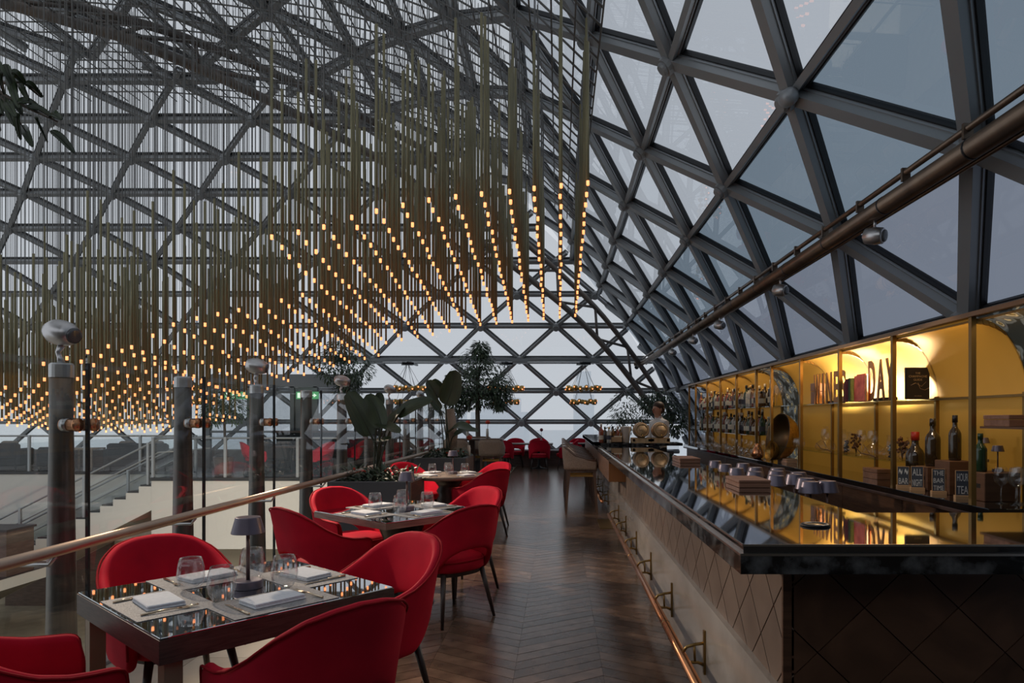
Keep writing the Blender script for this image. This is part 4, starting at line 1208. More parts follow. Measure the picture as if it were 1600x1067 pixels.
b = MB(); b.lathe([(.055, 0), (.06, .01), (.085, .24), (.09, .25), (.08, .25), (.055, .03)], 24, cap1=True); b.build('body', 'ceramic', t)
b = MB(); b.lathe([(.074, .18), (.081, .232), (.02, .235)], 20); b.build('filling', 'soil', t)
for i, (x, y, lab) in enumerate(((.66, 10.62, 'at the very corner of the raised shelf'), (.73, 10.78, 'behind the bottle crate corner'), (.78, 10.60, 'next to the wooden bottle tray'))):
    pr, l = kinds[(3, 8, 6)[i]]
    pr.at((x, y, 1.115), 0, l + ' ' + lab, None, 1.0)
t = thing('bottle_tray', 'orange wooden tray of small bitters bottles on the raised shelf', 'tray', (.90, 10.68, 1.115))
b = MB(); b.box(-.09, .09, -.08, .08, 0, .012); b.box(-.09, .09, -.08, -.07, 0, .09); b.box(-.09, .09, .07, .08, 0, .09); b.box(-.09, -.08, -.08, .08, 0, .09); b.box(.08, .09, -.08, .08, 0, .09); b.build('tray', 'pine', t)
for i in range(8):
    x, y = .845 + .037 * (i % 4), 10.645 + .07 * (i // 4)
    pr, l = kinds[(1, 13, 3, 7, 0, 15, 12, 9)[i]]
    pr.at((x, y, 1.13), 0, 'small %s in the orange wooden tray, %s in the %s row' % (l, ordw(i % 4 + 1), ('front', 'back')[i // 4]), 'bitters bottles in the tray', .80)

# ================================================================ hanging rod lights
HZ = [(-9.7, .36), (-9.5, .4), (-7.5, .5), (-5.9, .75), (-5.0, 1.0), (-4.4, 1.35), (-3.6, 1.55), (-2.8, 1.75), (-1.3, 2.1), (.3, 2.25)]
def netz(x, y):
    return min(zside(x) - .55, 8.0)
b = MB(); b.lathe([(.0042, 0), (.0042, 1)], 5, smooth=False); wire_me = b.mesh('wire', 'wire')
b = MB(); b.lathe([(.0145, 0), (.0145, 1)], 8); tube_me = b.mesh('tube', 'olive')
b = MB(); b.lathe([(.0105, -.046), (.0148, -.042), (.0148, -.001), (.011, 0)], 8); bulb_me = b.mesh('bulb', 'bulb')
rods = []
AX, BYY = .25, .225
for k in range(0, 40):
    x = .27 - AX * k
    if x > -2.86: y0, y1 = 6.5, 10.95
    elif x > -6.0: y0, y1 = 7.95, 11.4
    else: y0, y1 = 8.6, 13.4
    j = 0
    y = y0
    while y < y1:
        z = EYE + interp(HZ, x) - .14 * (y - 6.5) + .05 * sin(1.3 * x + 1.1 * y) * (0.2 if x > -2 else 1)
        if x < -5: z += .10 + .035 * (y - 8.6)
        L = 1.45 + .35 * sin(k * 1.7 + j * .9) + random.uniform(-.15, .15)
        rods.append((x + random.uniform(-.012, .012), y + random.uniform(-.012, .012), z, L, k + 1, j + 1))
        y += BYY if x > -6 else .24
        j += 1
def rod_rank(r):
    px, py = topx((r[0], r[1], r[2]))
    inside = -5 < px < 1600
    return (0 if inside else 1, r[1])
rods.sort(key=rod_rank)
for i, (x, y, z, L, fk, fj) in enumerate(rods[:300]):
    t = thing('rod_light', 'slim olive hanging rod light, %s file from the bar, %s from its near end' % (ordw(fk), ordw(fj)), 'lamp', (x, y, z), 0, 'hanging rod lights over the atrium')
    nz = netz(x, y)
    put('bulb', bulb_me, t)
    L = min(L, nz - z - .05)
    o = put('tube', tube_me, t); o.scale = (1, 1, L)
    o = put('wire', wire_me, t, (0, 0, L)); o.scale = (1, 1, nz - z - L)
b = MB()
for x, y, z, L, fk, fj in rods[300:]:
    nz = netz(x, y); L = min(L, nz - z - .05)
    def ring(r, zz, n): return [(x + r * cos(2 * pi * i / n), y + r * sin(2 * pi * i / n), zz) for i in range(n)]
    b.smooth = True
    b.cur = 0; b.loft([ring(.004, z + L, 4), ring(.004, nz, 4)])
    b.cur = 1; b.loft([ring(.0145, z, 7), ring(.0145, z + L, 7)], True, True)
    b.cur = 2; b.loft([ring(.0148, z - .046, 7), ring(.0148, z - .001, 7)], True, True)
o = b.build('rod_lights', ['wire', 'olive', 'bulb'])
tag(o, 'dense mass of further hanging rod lights over the atrium', 'lamp', 'hanging rod lights over the atrium', 'stuff')
# wire net they hang from, curved under the roof
net = thing('suspension_net', 'steel wire net under the roof carrying the hanging rods', 'net')
lines = []
for k in range(0, 42, 1):
    x = .42 - .25 * k
    if zside(x) - .55 > 8.0 and x < -11: break
    lines.append([Vector((x, 5.2, netz(x, 0))), Vector((x, min(14.0, yend(netz(x, 0)) - .3), netz(x, 0)))])
ys = [5.2 + .30 * i for i in range(29)]
for y in ys:
    pts = [Vector((.42 - .5 * k, y, netz(.42 - .5 * k, y))) for k in range(20) if y < yend(netz(.42 - .5 * k, y)) - .2]
    if len(pts) > 1: lines.append(pts)
for pts in lines:
    b = MB(); b.tube(pts, .011 if len(pts) == 2 else .013, 5); b.build('net_wire', 'wire', net)
# ================================================================ pipe and spot lamps along the glass wall
pipe = thing('service_pipe', 'thick bronze pipe with clipped conduits running along the sloped glass wall', 'pipe', (0, 0, 0))
PX, PZ = 2.50, 3.13
b = MB(); b.tube([(PX, -1.5, PZ), (PX, 19.6, PZ), (PX - .05, 20.0, PZ - .02), (PX - .25, 20.15, PZ - .04)], .068, 16); b.build('main_pipe', 'pipe', pipe)
b = MB(); b.tube([(PX - .02, -1.5, PZ + .125), (PX - .02, 20.2, PZ + .125)], .022, 8); b.build('conduit', 'pipe', pipe)
b = MB(); b.tube([(PX + .08, -1.5, PZ - .045), (PX + .08, 20.2, PZ - .045)], .016, 8); b.build('conduit', 'pipe', pipe)
b = MB(); b.tube([(0, 0, 0), (0, .02, 0)], .0705, 16); cl = b.mesh('pipe_joint', 'black_metal')
b = MB(); b.box(-.03, .03, -.012, .012, .06, .155); cl2 = b.mesh('conduit_clip', 'pipe')
for i in range(18):
    put('pipe_joint', cl, pipe, (PX, 3.0 + 1.11 * i, PZ)); put('conduit_clip', cl2, pipe, (PX - .02, 3.4 + .74 * i, PZ))
for i in range(10):
    y = Y00 + S / 2 + (i + 1) * S
    b = MB(); b.tube([(PX, y, PZ), (2.75, y, 3.24)], .03, 8); b.build('pipe_bracket', 'steel', pipe)
b = MB(); b.lathe([(.03, -.09), (.062, -.07), (.07, 0), (.064, .06), (.05, .075)], 20); sh_me = b.mesh('lamp_head', 'nickel')
b = MB(); b.lathe([(.048, .07), (.047, .082), (.02, .086)], 18); sl_me = b.mesh('lamp_lens', 'lens')
for y, w in ((5.4, 'nearest'), (7.7, 'second'), (10.6, 'third'), (12.7, 'fourth'), (15.0, 'fifth')):
    t = thing('pipe_lamp', 'round satin spot lamp hanging under the bronze pipe, %s along it' % w, 'lamp', (PX, y, PZ - .06), 0, 'spot lamps under the pipe')
    b = MB(); b.tube([(0, 0, 0), (0, 0, -.07)], .012, 8); b.build('stem', 'nickel', t)
    h = put('lamp_head', sh_me, t, (0, 0, -.13)); h.rotation_euler = (radians(100), 0, radians(40)); put('lens', sl_me, h)
t = thing('speaker', 'small round loudspeaker clamped to the glass wall steel node', 'speaker', (1.855, 5.52, 4.09))
Rm = Matrix.Rotation(radians(-78), 4, 'X')
b = MB(); b.lathe([(.04, -.09), (.068, -.06), (.072, .02), (.066, .06)], 22, Rm); b.build('body', 'steel_light', t)
b = MB(); b.lathe([(.05, .058), (.05, .068), (.0, .07)], 20, Rm, cap1=False); b.build('grille', 'lens', t)
b = MB(); b.tube([(.05, 0, .05), (.12, 0.02, .12)], .02, 8); b.build('clamp', 'steel', t)

# ================================================================ red armchairs
def cat(pts, n): return smooth_path([Vector(p) for p in pts], n)
def chair_proto():
    r = thing('dining_chair', 'x', 'chair')
    half = [p * .89 for p in cat([(0, -.285, 0), (.12, -.278, 0), (.225, -.225, 0), (.29, -.11, 0), (.305, .04, 0), (.298, .16, 0), (.287, .235, 0)], 5)]
    N = len(half)
    path = [Vector((-p.x, p.y, 0)) for p in reversed(half[1:])] + half
    ss = [i / (N - 1) for i in range(N)]; ss = list(reversed(ss[1:])) + ss
    top_t = [(0, .868), (.13, .862), (.24, .838), (.34, .785), (.44, .718), (.56, .660), (.66, .636), (.75, .628), (.88, .622), (.95, .610), (.98, .585), (1.0, .53)]
    bot_t = [(0, .565), (.16, .555), (.27, .52), (.36, .455), (.44, .39), (.52, .352), (.9, .345), (.97, .36), (1.0, .40)]
    fl_t = [(0, .085), (.2, .085), (.4, .07), (.6, .045), (1.0, .02)]
    V = 9
    grid = []
    for i, p in enumerate(path):
        q0, q1 = path[max(i - 1, 0)], path[min(i + 1, len(path) - 1)]
        t = (q1 - q0).normalized(); nrm = Vector((t.y, -t.x, 0))
        if nrm.dot(p) < 0: nrm = -nrm
        s_ = ss[i]; zb, zt, fl = interp(bot_t, s_), interp(top_t, s_), interp(fl_t, s_)
        col = []
        for k in range(V):
            v = k / (V - 1); z = zb + (zt - zb) * v
            h = max(0, (z - .36) / .5)
            col.append(p + nrm * (fl * h ** 1.2) + Vector((0, 0, z)))
        grid.append((col, nrm))
    th = .023
    U = len(grid)
    out = [[c + n * th for c in col] for col, n in grid]
    inn = [[c - n * th for c in col] for col, n in grid]
    vs, fs = [], []
    idx = {}
    def vid(key, p):
        if key not in idx: idx[key] = len(vs); vs.append(tuple(p))
        return idx[key]
    for i in range(U):
        for k in range(V):
            vid(('o', i, k), out[i][k]); vid(('i', i, k), inn[i][k])
    for i in range(U - 1):
        for k in range(V - 1):
            fs.append((idx['o', i, k], idx['o', i + 1, k], idx['o', i + 1, k + 1], idx['o', i, k + 1]))
            fs.append((idx['i', i, k], idx['i', i, k + 1], idx['i', i + 1, k + 1], idx['i', i + 1, k]))
    loop = [(i, 0) for i in range(U)] + [(U - 1, k) for k in range(1, V)] + [(i, V - 1) for i in range(U - 2, -1, -1)] + [(0, k) for k in range(V - 2, 0, -1)]
    L = len(loop)
    def mid(a, w):
        i, k = a
        c = grid[i][0][k]
        # push the rounded rim outwards along the sheet
        d = Vector((0, 0, 0))
        if k == V - 1: d += Vector((0, 0, 1))
        if k == 0: d += Vector((0, 0, -1))
        if i == U - 1: d += (path[-1] - path[-2]).normalized()
        if i == 0: d += (path[0] - path[1]).normalized()
        d.normalize()
        n = grid[i][1]
        return c + d * .016 + n * w
    for a in range(L):
        A, B = loop[a], loop[(a + 1) % L]
        m0, m1 = vid(('m', *A), mid(A, 0)), vid(('m', *B), mid(B, 0))
        fs.append((idx['o', *A], idx['o', *B], m1, m0)); fs.append((m0, m1, idx['i', *B], idx['i', *A]))
    b = MB(); b.smooth = True; b.add(vs, fs); me = b.mesh('shell', 'velvet')
    o = put('shell', me, r)
    md = o.modifiers.new('smooth', 'SUBSURF'); md.levels = 1; md.render_levels = 1
    # piping along the outer rim
    pts = [out[i][V - 1] + grid[i][1] * .001 + Vector((0, 0, .003)) for i in range(U)]
    pts = [out[0][k] for k in range(0, V - 1)] + pts + [out[U - 1][k] for k in range(V - 2, -1, -1)]
    b = MB(); b.tube(pts, .0055, 6); b.build('piping', 'velvet_dark', r)
    # seat
    def sup(a, c, z, n=32, e=2.7, oy=.0):
        g = []; a *= .89; c *= .89
        for i in range(n):
            t = 2 * pi * i / n; cx, sx = cos(t), sin(t)
            g.append((a * abs(cx) ** (2 / e) * (1 if cx > 0 else -1), oy + c * abs(sx) ** (2 / e) * (1 if sx > 0 else -1), z))
        return g
    b = MB(); b.smooth = True
    b.loft([sup(.265, .265, .375, oy=.02), sup(.283, .285, .39, oy=.025), sup(.286, .29, .44, oy=.03), sup(.272, .275, .467, oy=.03), sup(.23, .235, .482, oy=.025), sup(.12, .12, .488, oy=.02)], True, True)
    b.build('seat', 'velvet', r)
    b = MB(); b.tube(sup(.289, .293, .452, oy=.03), .0055, 6, closed=True); b.build('seat_piping', 'velvet_dark', r)
    b = MB(); b.loft([sup(.24, .23, .345), sup(.25, .24, .378)], True, True); b.build('seat_frame', 'leg_wood', r)
    for sx in (-1, 1):
        for sy, yy in ((-1, -.18), (1, .20)):
            b = MB(); b.tube([(sx * .18, yy * .9, .37), (sx * .245, yy * .9 + sy * .07, 0)], [.021, .011], 12); b.build('leg', 'leg_wood', r)
    return Proto(r)
CHAIR = chair_proto()
AX1 = Vector((.655, .755)); AX2 = Vector((-.755, .655))      # directions of the table edges
SEATS = {'near balustrade': -AX1, 'far balustrade': AX2, 'near aisle': -AX2, 'far aisle': AX1}
def face(dirv):      # chair local +y towards the table
    return atan2(dirv.y, dirv.x) - pi / 2
def seat_chairs(c, dist, tname, names=('near balustrade', 'far balustrade', 'near aisle', 'far aisle'), jit=None):
    for nme in names:
        d = SEATS[nme]; dd = dist[nme] if isinstance(dist, dict) else dist
        p = Vector((c[0], c[1])) + d * dd
        side = (jit or {}).get(nme, 0.0); e = Vector((-d.y, d.x)); p += e * side
        CHAIR.at((p.x, p.y, 0), face(-d) + random.uniform(-.04, .04), 'red velvet armchair on dark legs at the %s side of %s' % (nme, tname), 'red velvet armchairs')
T1, T2, T3 = (-1.40, 2.98), (-1.28, 5.55), (-1.46, 9.05)
seat_chairs(T1, {'near balustrade': .72, 'far balustrade': .68, 'near aisle': .645, 'far aisle': .65}, 'the nearest square table', jit={'near aisle': -.035})
seat_chairs(T2, {'near balustrade': .68, 'far balustrade': .70, 'near aisle': .60, 'far aisle': .62}, 'the second square table')
seat_chairs(T3, {'near balustrade': .70, 'far balustrade': .68, 'near aisle': .62, 'far aisle': .64}, 'the round table', ('far balustrade', 'near aisle', 'far aisle'))

# ================================================================ tables
ROT = atan2(AX1.y, AX1.x)
def square_table(c, side, label, apron, pedestal=False):
    t = thing('dining_table', label, 'table', (c[0], c[1], 0), ROT)
    h = side / 2
    wood = 'oak_dark' if not pedestal else 'oak_pale'
    b = MB()
    for q in (-1, 1):
        b.box(-h, h, q * h - (.03 if q > 0 else 0), q * h + (.03 if q < 0 else 0), .745 - apron, .745)
        b.box(q * h - (.03 if q > 0 else 0), q * h + (.03 if q < 0 else 0), -h + .03, h - .03, .745 - apron, .745)
    b.box(-h + .03, h - .03, -h + .03, h - .03, .72, .738); b.build('frame', wood, t)
    b = MB(); b.rbox(-h + .004, h - .004, -h + .004, h - .004, .745, .752, .002); b.build('mirror_top', 'mirror', t)
    if not pedestal:
        for sx in (-1, 1):
            for sy in (-1, 1):
                x, y = sx * (h - .055), sy * (h - .055)
                b = MB(); b.box(x - .03, x + .03, y - .03, y + .03, 0, .745 - apron + .02); b.build('leg', 'brass_leg', t)
    else:
        b = MB(); b.lathe([(.26, 0), (.26, .02), (.12, .05), (.09, .12), (.10, .3), (.13, .5), (.20, .66), (.26, .70)], 24); b.build('pedestal', 'black_metal', t)
    return t
square_table(T1, .95, 'nearest square table with mirror top, dark oak apron and bronze legs', .085)
square_table(T2, .98, 'second square table with mirror top and pale limed oak edge', .045, True)
t = thing('round_table', 'round table with pale edge on a turned dark pedestal beyond the square tables', 'table', (T3[0], T3[1], 0))
b = MB(); b.lathe([(.44, .70), (.49, .71), (.50, .73), (.50, .748), (.49, .752)], 48); b.build('top', 'oak_pale', t)
b = MB(); b.lathe([(.27, 0), (.28, .03), (.20, .06), (.15, .10), (.165, .14), (.14, .17), (.165, .22), (.135, .26), (.16, .32), (.13, .37), (.155, .43), (.13, .48), (.16, .54), (.13, .59), (.18, .66), (.30, .70)], 28); b.build('pedestal', 'leg_wood', t)

# place settings
b = MB(); b.rbox(-.215, .215, -.15, .15, 0, .003, .001); mat_me = b.mesh('placemat', 'mat_weave')
def napkin_mesh():
    b = MB()
    b.rbox(-.10, .10, -.062, .062, 0, .010, .003)
    b.rbox(-.099, .097, -.060, .062, .010, .018, .003)
    b.rbox(-.101, .099, -.061, .060, .018, .026, .004)
    me = b.mesh('napkin', 'linen')
    for v in me.vertices:
        v.co.z *= .78; v.co.x *= 1.08; v.co.y *= 1.12
    for v in me.vertices: v.co.z += .004 * sin(v.co.x * 30) * (v.co.z > .01)
    return me
nap_me = napkin_mesh()
def fork_proto():
    r = thing('fork', 'x', 'cutlery')
    b = MB(); b.tube([(0, -.10, .004), (0, 0, .008), (0, .04, .005)], [.0055, .003, .004], 8); b.build('handle', 'cutlery', r)
    b = MB(); b.add([(-.009, .04, .004), (.009, .04, .004), (.011, .065, .004), (-.011, .065, .004), (-.009, .04, .007), (.009, .04, .007), (.011, .065, .007), (-.011, .065, .007)], [(0, 3, 2, 1), (4, 5, 6, 7), (0, 1, 5, 4), (1, 2, 6, 5), (2, 3, 7, 6), (3, 0, 4, 7)], False)
    for i in range(4): b.tube([(-.009 + .006 * i, .064, .0055), (-.009 + .006 * i, .10, .009)], [.0018, .001], 5)
    b.build('tines', 'cutlery', r)
    return Proto(r)
def knife_proto():
    r = thing('knife', 'x', 'cutlery')
    b = MB(); b.tube([(0, -.11, .004), (0, -.02, .005)], [.006, .0045], 8); b.build('handle', 'cutlery', r)
    b = MB(); b.add([(-.004, -.02, .002), (.007, -.02, .002), (.008, .08, .002), (-.004, .105, .002), (-.004, -.02, .005), (.007, -.02, .003), (.008, .08, .003), (-.004, .105, .004)], [(0, 3, 2, 1), (4, 5, 6, 7), (0, 1, 5, 4), (1, 2, 6, 5), (2, 3, 7, 6), (3, 0, 4, 7)], False); b.build('blade', 'cutlery', r)
    return Proto(r)
FORK, KNIFE = fork_proto(), knife_proto()
def on_table(c, d, along, inward, half):
    """d: outward direction of the seat; inward: distance from the edge towards the centre"""
    e = Vector((-d.y, d.x))
    p = Vector((c[0], c[1])) + d * (half - inward) + e * along
    return p
def setting(c, half, ztop, tname, mats=True, glass_al=.13, small=False):
    for nme, d in SEATS.items():
        rz = face(-d)
        who = 'at the %s seat of %s' % (nme, tname)
        zz = ztop
        if mats:
            p = on_table(c, d, 0, .165, half)
            tag(put('placemat', mat_me, None, (p.x, p.y, ztop + (.0004 if nme in ('near aisle', 'far balustrade') else .0)), rz), 'grey woven placemat ' + who, 'placemat', 'grey placemats')
            zz = ztop + .0035
        p = on_table(c, d, 0, .16, half)
        tag(put('napkin', nap_me, None, (p.x, p.y, zz), rz + random.uniform(-.15, .15)), 'folded white linen napkin ' + who, 'napkin', 'folded napkins')
        p = on_table(c, d, .15, .15, half); FORK.at((p.x, p.y, zz), rz + random.uniform(-.1, .1), 'champagne coloured fork ' + who, 'forks')
        p = on_table(c, d, -.15, .15, half); KNIFE.at((p.x, p.y, zz), rz + random.uniform(-.1, .1), 'champagne coloured knife ' + who, 'knives')
        p = on_table(c, d, -glass_al, .33, half); TG.at((p.x, p.y, ztop + .004), 0, 'empty stemless tumbler ' + who, 'tumblers on the dining tables', 1.2)
setting(T1, .475, .752, 'the nearest square table')
setting(T2, .49, .752, 'the second square table')
setting(T3, .50, .752, 'the round table', mats=False)
LAMP.at((T1[0] + .03, T1[1] + .03, .752), .4, 'lilac grey cordless lamp in the middle of the nearest square table', 'cordless lamps on the dining tables')
LAMP.at((T2[0] + .05, T2[1] - .02, .752), 1.1, 'lilac grey cordless lamp in the middle of the second square table', 'cordless lamps on the dining tables')
LAMP.at((T3[0] + .05, T3[1] + .05, .752), 2.1, 'lilac grey cordless lamp in the middle of the round table', 'cordless lamps on the dining tables')

# far red tables at the end window
def far_table(x, y, wx, wy, label):
    t = thing('dining_table', label, 'table', (x, y, 0))
    b = MB(); b.rbox(-wx / 2, wx / 2, -wy / 2, wy / 2, .715, .75, .005); b.build('top', 'oak_dark', t)
    for sx in (-.5, .5):
        b = MB(); b.lathe([(.24, 0), (.24, .015), (.06, .05), (.04, .12), (.04, .66), (.10, .71)], 18, cx=sx * wx * .55); b.build('pedestal', 'black_metal', t)
    return t
far_table(-1.10, 20.25, 1.86, .8, 'long dark table at the far window with red armchairs on both sides')
far_table(0.55, 20.45, .7, .8, 'dark table at the far window hidden behind the bar stools')
for x, y, rz, lab in ((-1.58, 19.45, 0, 'red armchair backing onto the aisle at the far window table, beside the bar table'), (-.55, 19.45, 0, 'red armchair backing onto the aisle at the far window table, in mid aisle'),
                      (-1.35, 20.95, pi, 'red armchair facing the aisle behind the far window table, near its end'), (-.62, 20.95, pi, 'red armchair facing the aisle behind the far window table, in the middle'),
                      (.22, 19.9, -pi / 2 + pi, 'red armchair seen from the side next to the bar stools'), (.62, 20.9, pi, 'red armchair at the far window peeping over the bar stools')):
    CHAIR.at((x, y, 0), rz, lab, 'red velvet armchairs')
t = thing('flower_vase', 'single dark rose in a slim vase on the far window table', 'vase', (-.52, 20.2, .75))
b = MB(); b.lathe([(.03, 0), (.03, .10), (.015, .14), (.017, .16)], 12); b.build('vase', 'vessel', t)
b = MB(); b.tube([(0, 0, .02), (.01, 0, .36)], .006, 5); b.build('stem', 'stem_green', t)
b = MB(); b.ball((.01, 0, .40), .05, n=10, m=6); b.build('bloom', 'book_plum', t)

# bar table with beige stools behind the second planter
t = thing('bar_table', 'high dark bar table with thin top behind the second planter', 'table', (-1.85, 15.4, 0))
b = MB(); b.rbox(-.62, .60, -.35, .35, 1.0, 1.035, .005); b.build('top', 'oak_dark', t)
for x in (-.1, .45):
    b = MB(); b.box(x - .06, x + .06, -.06, .06, 0, 1.0); b.build('leg', 'oak_dark', t)
def stool_proto():
    r = thing('bar_stool', 'x', 'stool')     # faces +x
    half = cat([(-.26, 0, 0), (-.255, .12, 0), (-.215, .215, 0), (-.09, .25, 0), (.09, .25, 0), (.22, .245, 0)], 4)
    path = [Vector((p.x, -p.y, 0)) for p in reversed(half[1:])] + half
    N = len(half); ss = [i / (N - 1) for i in range(N)]; ss = list(reversed(ss[1:])) + ss
    tt = [(0, 1.04), (.3, 1.035), (.45, .99), (.6, .90), (.8, .84), (.95, .825), (1.0, .82)]
    vs, fs = [], []; V = 6
    for p, s_ in zip(path, ss):
        for sgn in (1, -1):
            n = Vector((p.x * .9, p.y, 0)).normalized()
            for k in range(V):
                z = .69 + (interp(tt, s_) - .69) * k / (V - 1)
                q = p + n * (.02 * sgn + .02 * k / V); vs.append((q.x, q.y, z))
    U = len(path)
    I = lambda i, side, k: i * 2 * V + side * V + k
    for i in range(U - 1):
        for k in range(V - 1):
            fs += [(I(i, 0, k), I(i + 1, 0, k), I(i + 1, 0, k + 1), I(i, 0, k + 1)), (I(i, 1, k), I(i, 1, k + 1), I(i + 1, 1, k + 1), I(i + 1, 1, k))]
        fs += [(I(i, 0, V - 1), I(i + 1, 0, V - 1), I(i + 1, 1, V - 1), I(i, 1, V - 1)), (I(i, 0, 0), I(i, 1, 0), I(i + 1, 1, 0), I(i + 1, 0, 0))]
    for i in (0, U - 1):
        for k in range(V - 1): fs.append((I(i, 0, k), I(i, 0, k + 1), I(i, 1, k + 1), I(i, 1, k)))
    b = MB(); b.smooth = True; b.add(vs, fs); b.build('shell', 'stool_fabric', r)
    top = [Vector(vs[I(i, 0, V - 1)]) * .5 + Vector(vs[I(i, 1, V - 1)]) * .5 for i in range(U)]
    b = MB(); b.tube([p + Vector((0, 0, .004)) for p in top], .022, 6); b.build('top_trim', 'stool_leather', r)
    b = MB(); b.rbox(-.23, .25, -.225, .225, .70, .79, .02); b.build('seat', 'stool_leather', r)
    b = MB(); b.box(-.24, .24, -.23, .23, .655, .70); b.build('seat_frame', 'stool_wood', r)
    for sx, sy in ((-1, -1), (-1, 1), (1, -1), (1, 1)):
        b = MB(); x0, y0 = sx * .20, sy * .20; x1, y1 = sx * .245, sy * .225
        q = .024
        b.loft([[(x1 - .016, y1 - .016, 0), (x1 + .016, y1 - .016, 0), (x1 + .016, y1 + .016, 0), (x1 - .016, y1 + .016, 0)], [(x0 - q, y0 - q, .66), (x0 + q, y0 - q, .66), (x0 + q, y0 + q, .66), (x0 - q, y0 + q, .66)]], True, True, False)
        b.build('leg', 'stool_wood', r)
    for y in (-.2, .2):
        b = MB(); b.box(-.2, .2, y - .012, y + .012, .575, .605); b.build('stretcher', 'brass', r)
    for x in (-.2, .2):
        b = MB(); b.box(x - .012, x + .012, -.2, .2, .575, .605); b.build('stretcher', 'brass', r)
    return Proto(r)
STOOL = stool_proto()
for y, w in ((10.95, 'nearest of the row'), (11.95, 'second of the row'), (12.95, 'third of the row'), (13.95, 'fourth of the row'), (14.95, 'last of the row')):
    STOOL.at((.36, y, 0), random.uniform(-.03, .03), 'beige linen bar stool with brass rails facing the bar, %s' % w, 'bar stools along the bar')
for x, y, rz, w in ((-2.2, 14.75, pi / 2, 'on the balustrade end'), (-1.45, 14.8, pi / 2, 'on the aisle end'), (-1.85, 16.0, -pi / 2, 'on its window side')):
    STOOL.at((x, y, 0), rz, 'beige bar stool at the high bar table, %s' % w, 'stools at the bar table')
for x, y, z, lab in ((-1.75, 13.3, .75, 'red gerbera in a slim white vase on the second planter'), (-2.05, 15.35, 1.035, 'red gerbera in a slim vase on the bar table'), (-1.62, 15.5, 1.035, 'dark red gerbera in a slim vase at the bar table end')):
    t = thing('flower_vase', lab, 'vase', (x, y, z))
    b = MB(); b.lathe([(.03, 0), (.032, .12), (.026, .22)], 12); b.build('vase', 'ceramic', t)
    b = MB(); b.tube([(0, 0, .1), (.01, 0, .34)], .007, 5); b.build('stem', 'stem_green', t)
    b = MB(); b.ball((.01, 0, .37), .055, .055, .045, 12, 6); b.build('bloom', 'flower', t)

# ================================================================ planters and plants
def planter(y0, y1, label):
    x0, x1, h = -2.70, -1.73, .75
    t = thing('planter', label, 'planter', (0, 0, 0))
    b = MB()
    b.box(x0, x1, y0, y0 + .04, 0, h); b.box(x0, x1, y1 - .04, y1, 0, h); b.box(x0, x0 + .04, y0 + .04, y1 - .04, 0, h); b.box(x1 - .04, x1, y0 + .04, y1 - .04, 0, h); b.box(x0, x1, y0, y1, 0, .02)
    b.build('trough', 'planter_grey', t)
    b = MB()
    for a in ((x0, x1, y0, y0 + .05), (x0, x1, y1 - .05, y1), (x0, x0 + .05, y0 + .05, y1 - .05), (x1 - .05, x1, y0 + .05, y1 - .05)): b.box(*a, h, h + .008)
    b.build('rim', 'planter_side', t)
    b = MB(); b.box(x1, x1 + .012, y0, y1, .02, h - .005); b.build('side_board', 'apron_wood', t)
    b = MB(); b.box(x0 + .04, x1 - .04, y0 + .04, y1 - .04, .60, .68); b.build('soil', 'soil', t)
    return t
planter(7.96, 8.72, 'long dark trough planter between the second square table and round table')
planter(12.7, 13.8, 'further dark trough planter before the high bar table')

def leaf_poly(b, c, d, nrm, L, w, curl=0.2, seg=4):
    """one pointed leaf as a folded strip"""
    d = d.normalized(); s = d.cross(nrm).normalized(); n = s.cross(d)
    vs = []
    for i in range(seg + 1):
        t = i / seg
        ww = w * (sin(pi * min(1, t * .92 + .04)) ** .8) * (1 - .25 * t) / 2 + .0005
        p = c + d * (L * t) - n * (curl * L * t * t)
        vs += [p + s * ww + n * ww * .3, p, p - s * ww + n * ww * .3]
    fs = []
    for i in range(seg):
        a = i * 3
        fs += [(a, a + 3, a + 4, a + 1), (a + 1, a + 4, a + 5, a + 2)]
    b.add(vs, fs, True)

def foliage(b, centers, n, L, w, droop=.5):
    for i in range(n):
        c, r = random.choice(centers)
        u = Vector((random.gauss(0, 1), random.gauss(0, 1), random.gauss(0, 1))).normalized()
        p = Vector(c) + Vector((u.x * r[0], u.y * r[1], u.z * r[2])) * random.uniform(.35, 1.0) ** .6
        d = Vector((u.x, u.y, u.z * .4 - droop + random.uniform(-.3, .5)))
        leaf_poly(b, p, d, Vector((random.uniform(-.4, .4), random.uniform(-.4, .4), 1)), L * random.uniform(.7, 1.25), w * random.uniform(.8, 1.2), .25, 2)

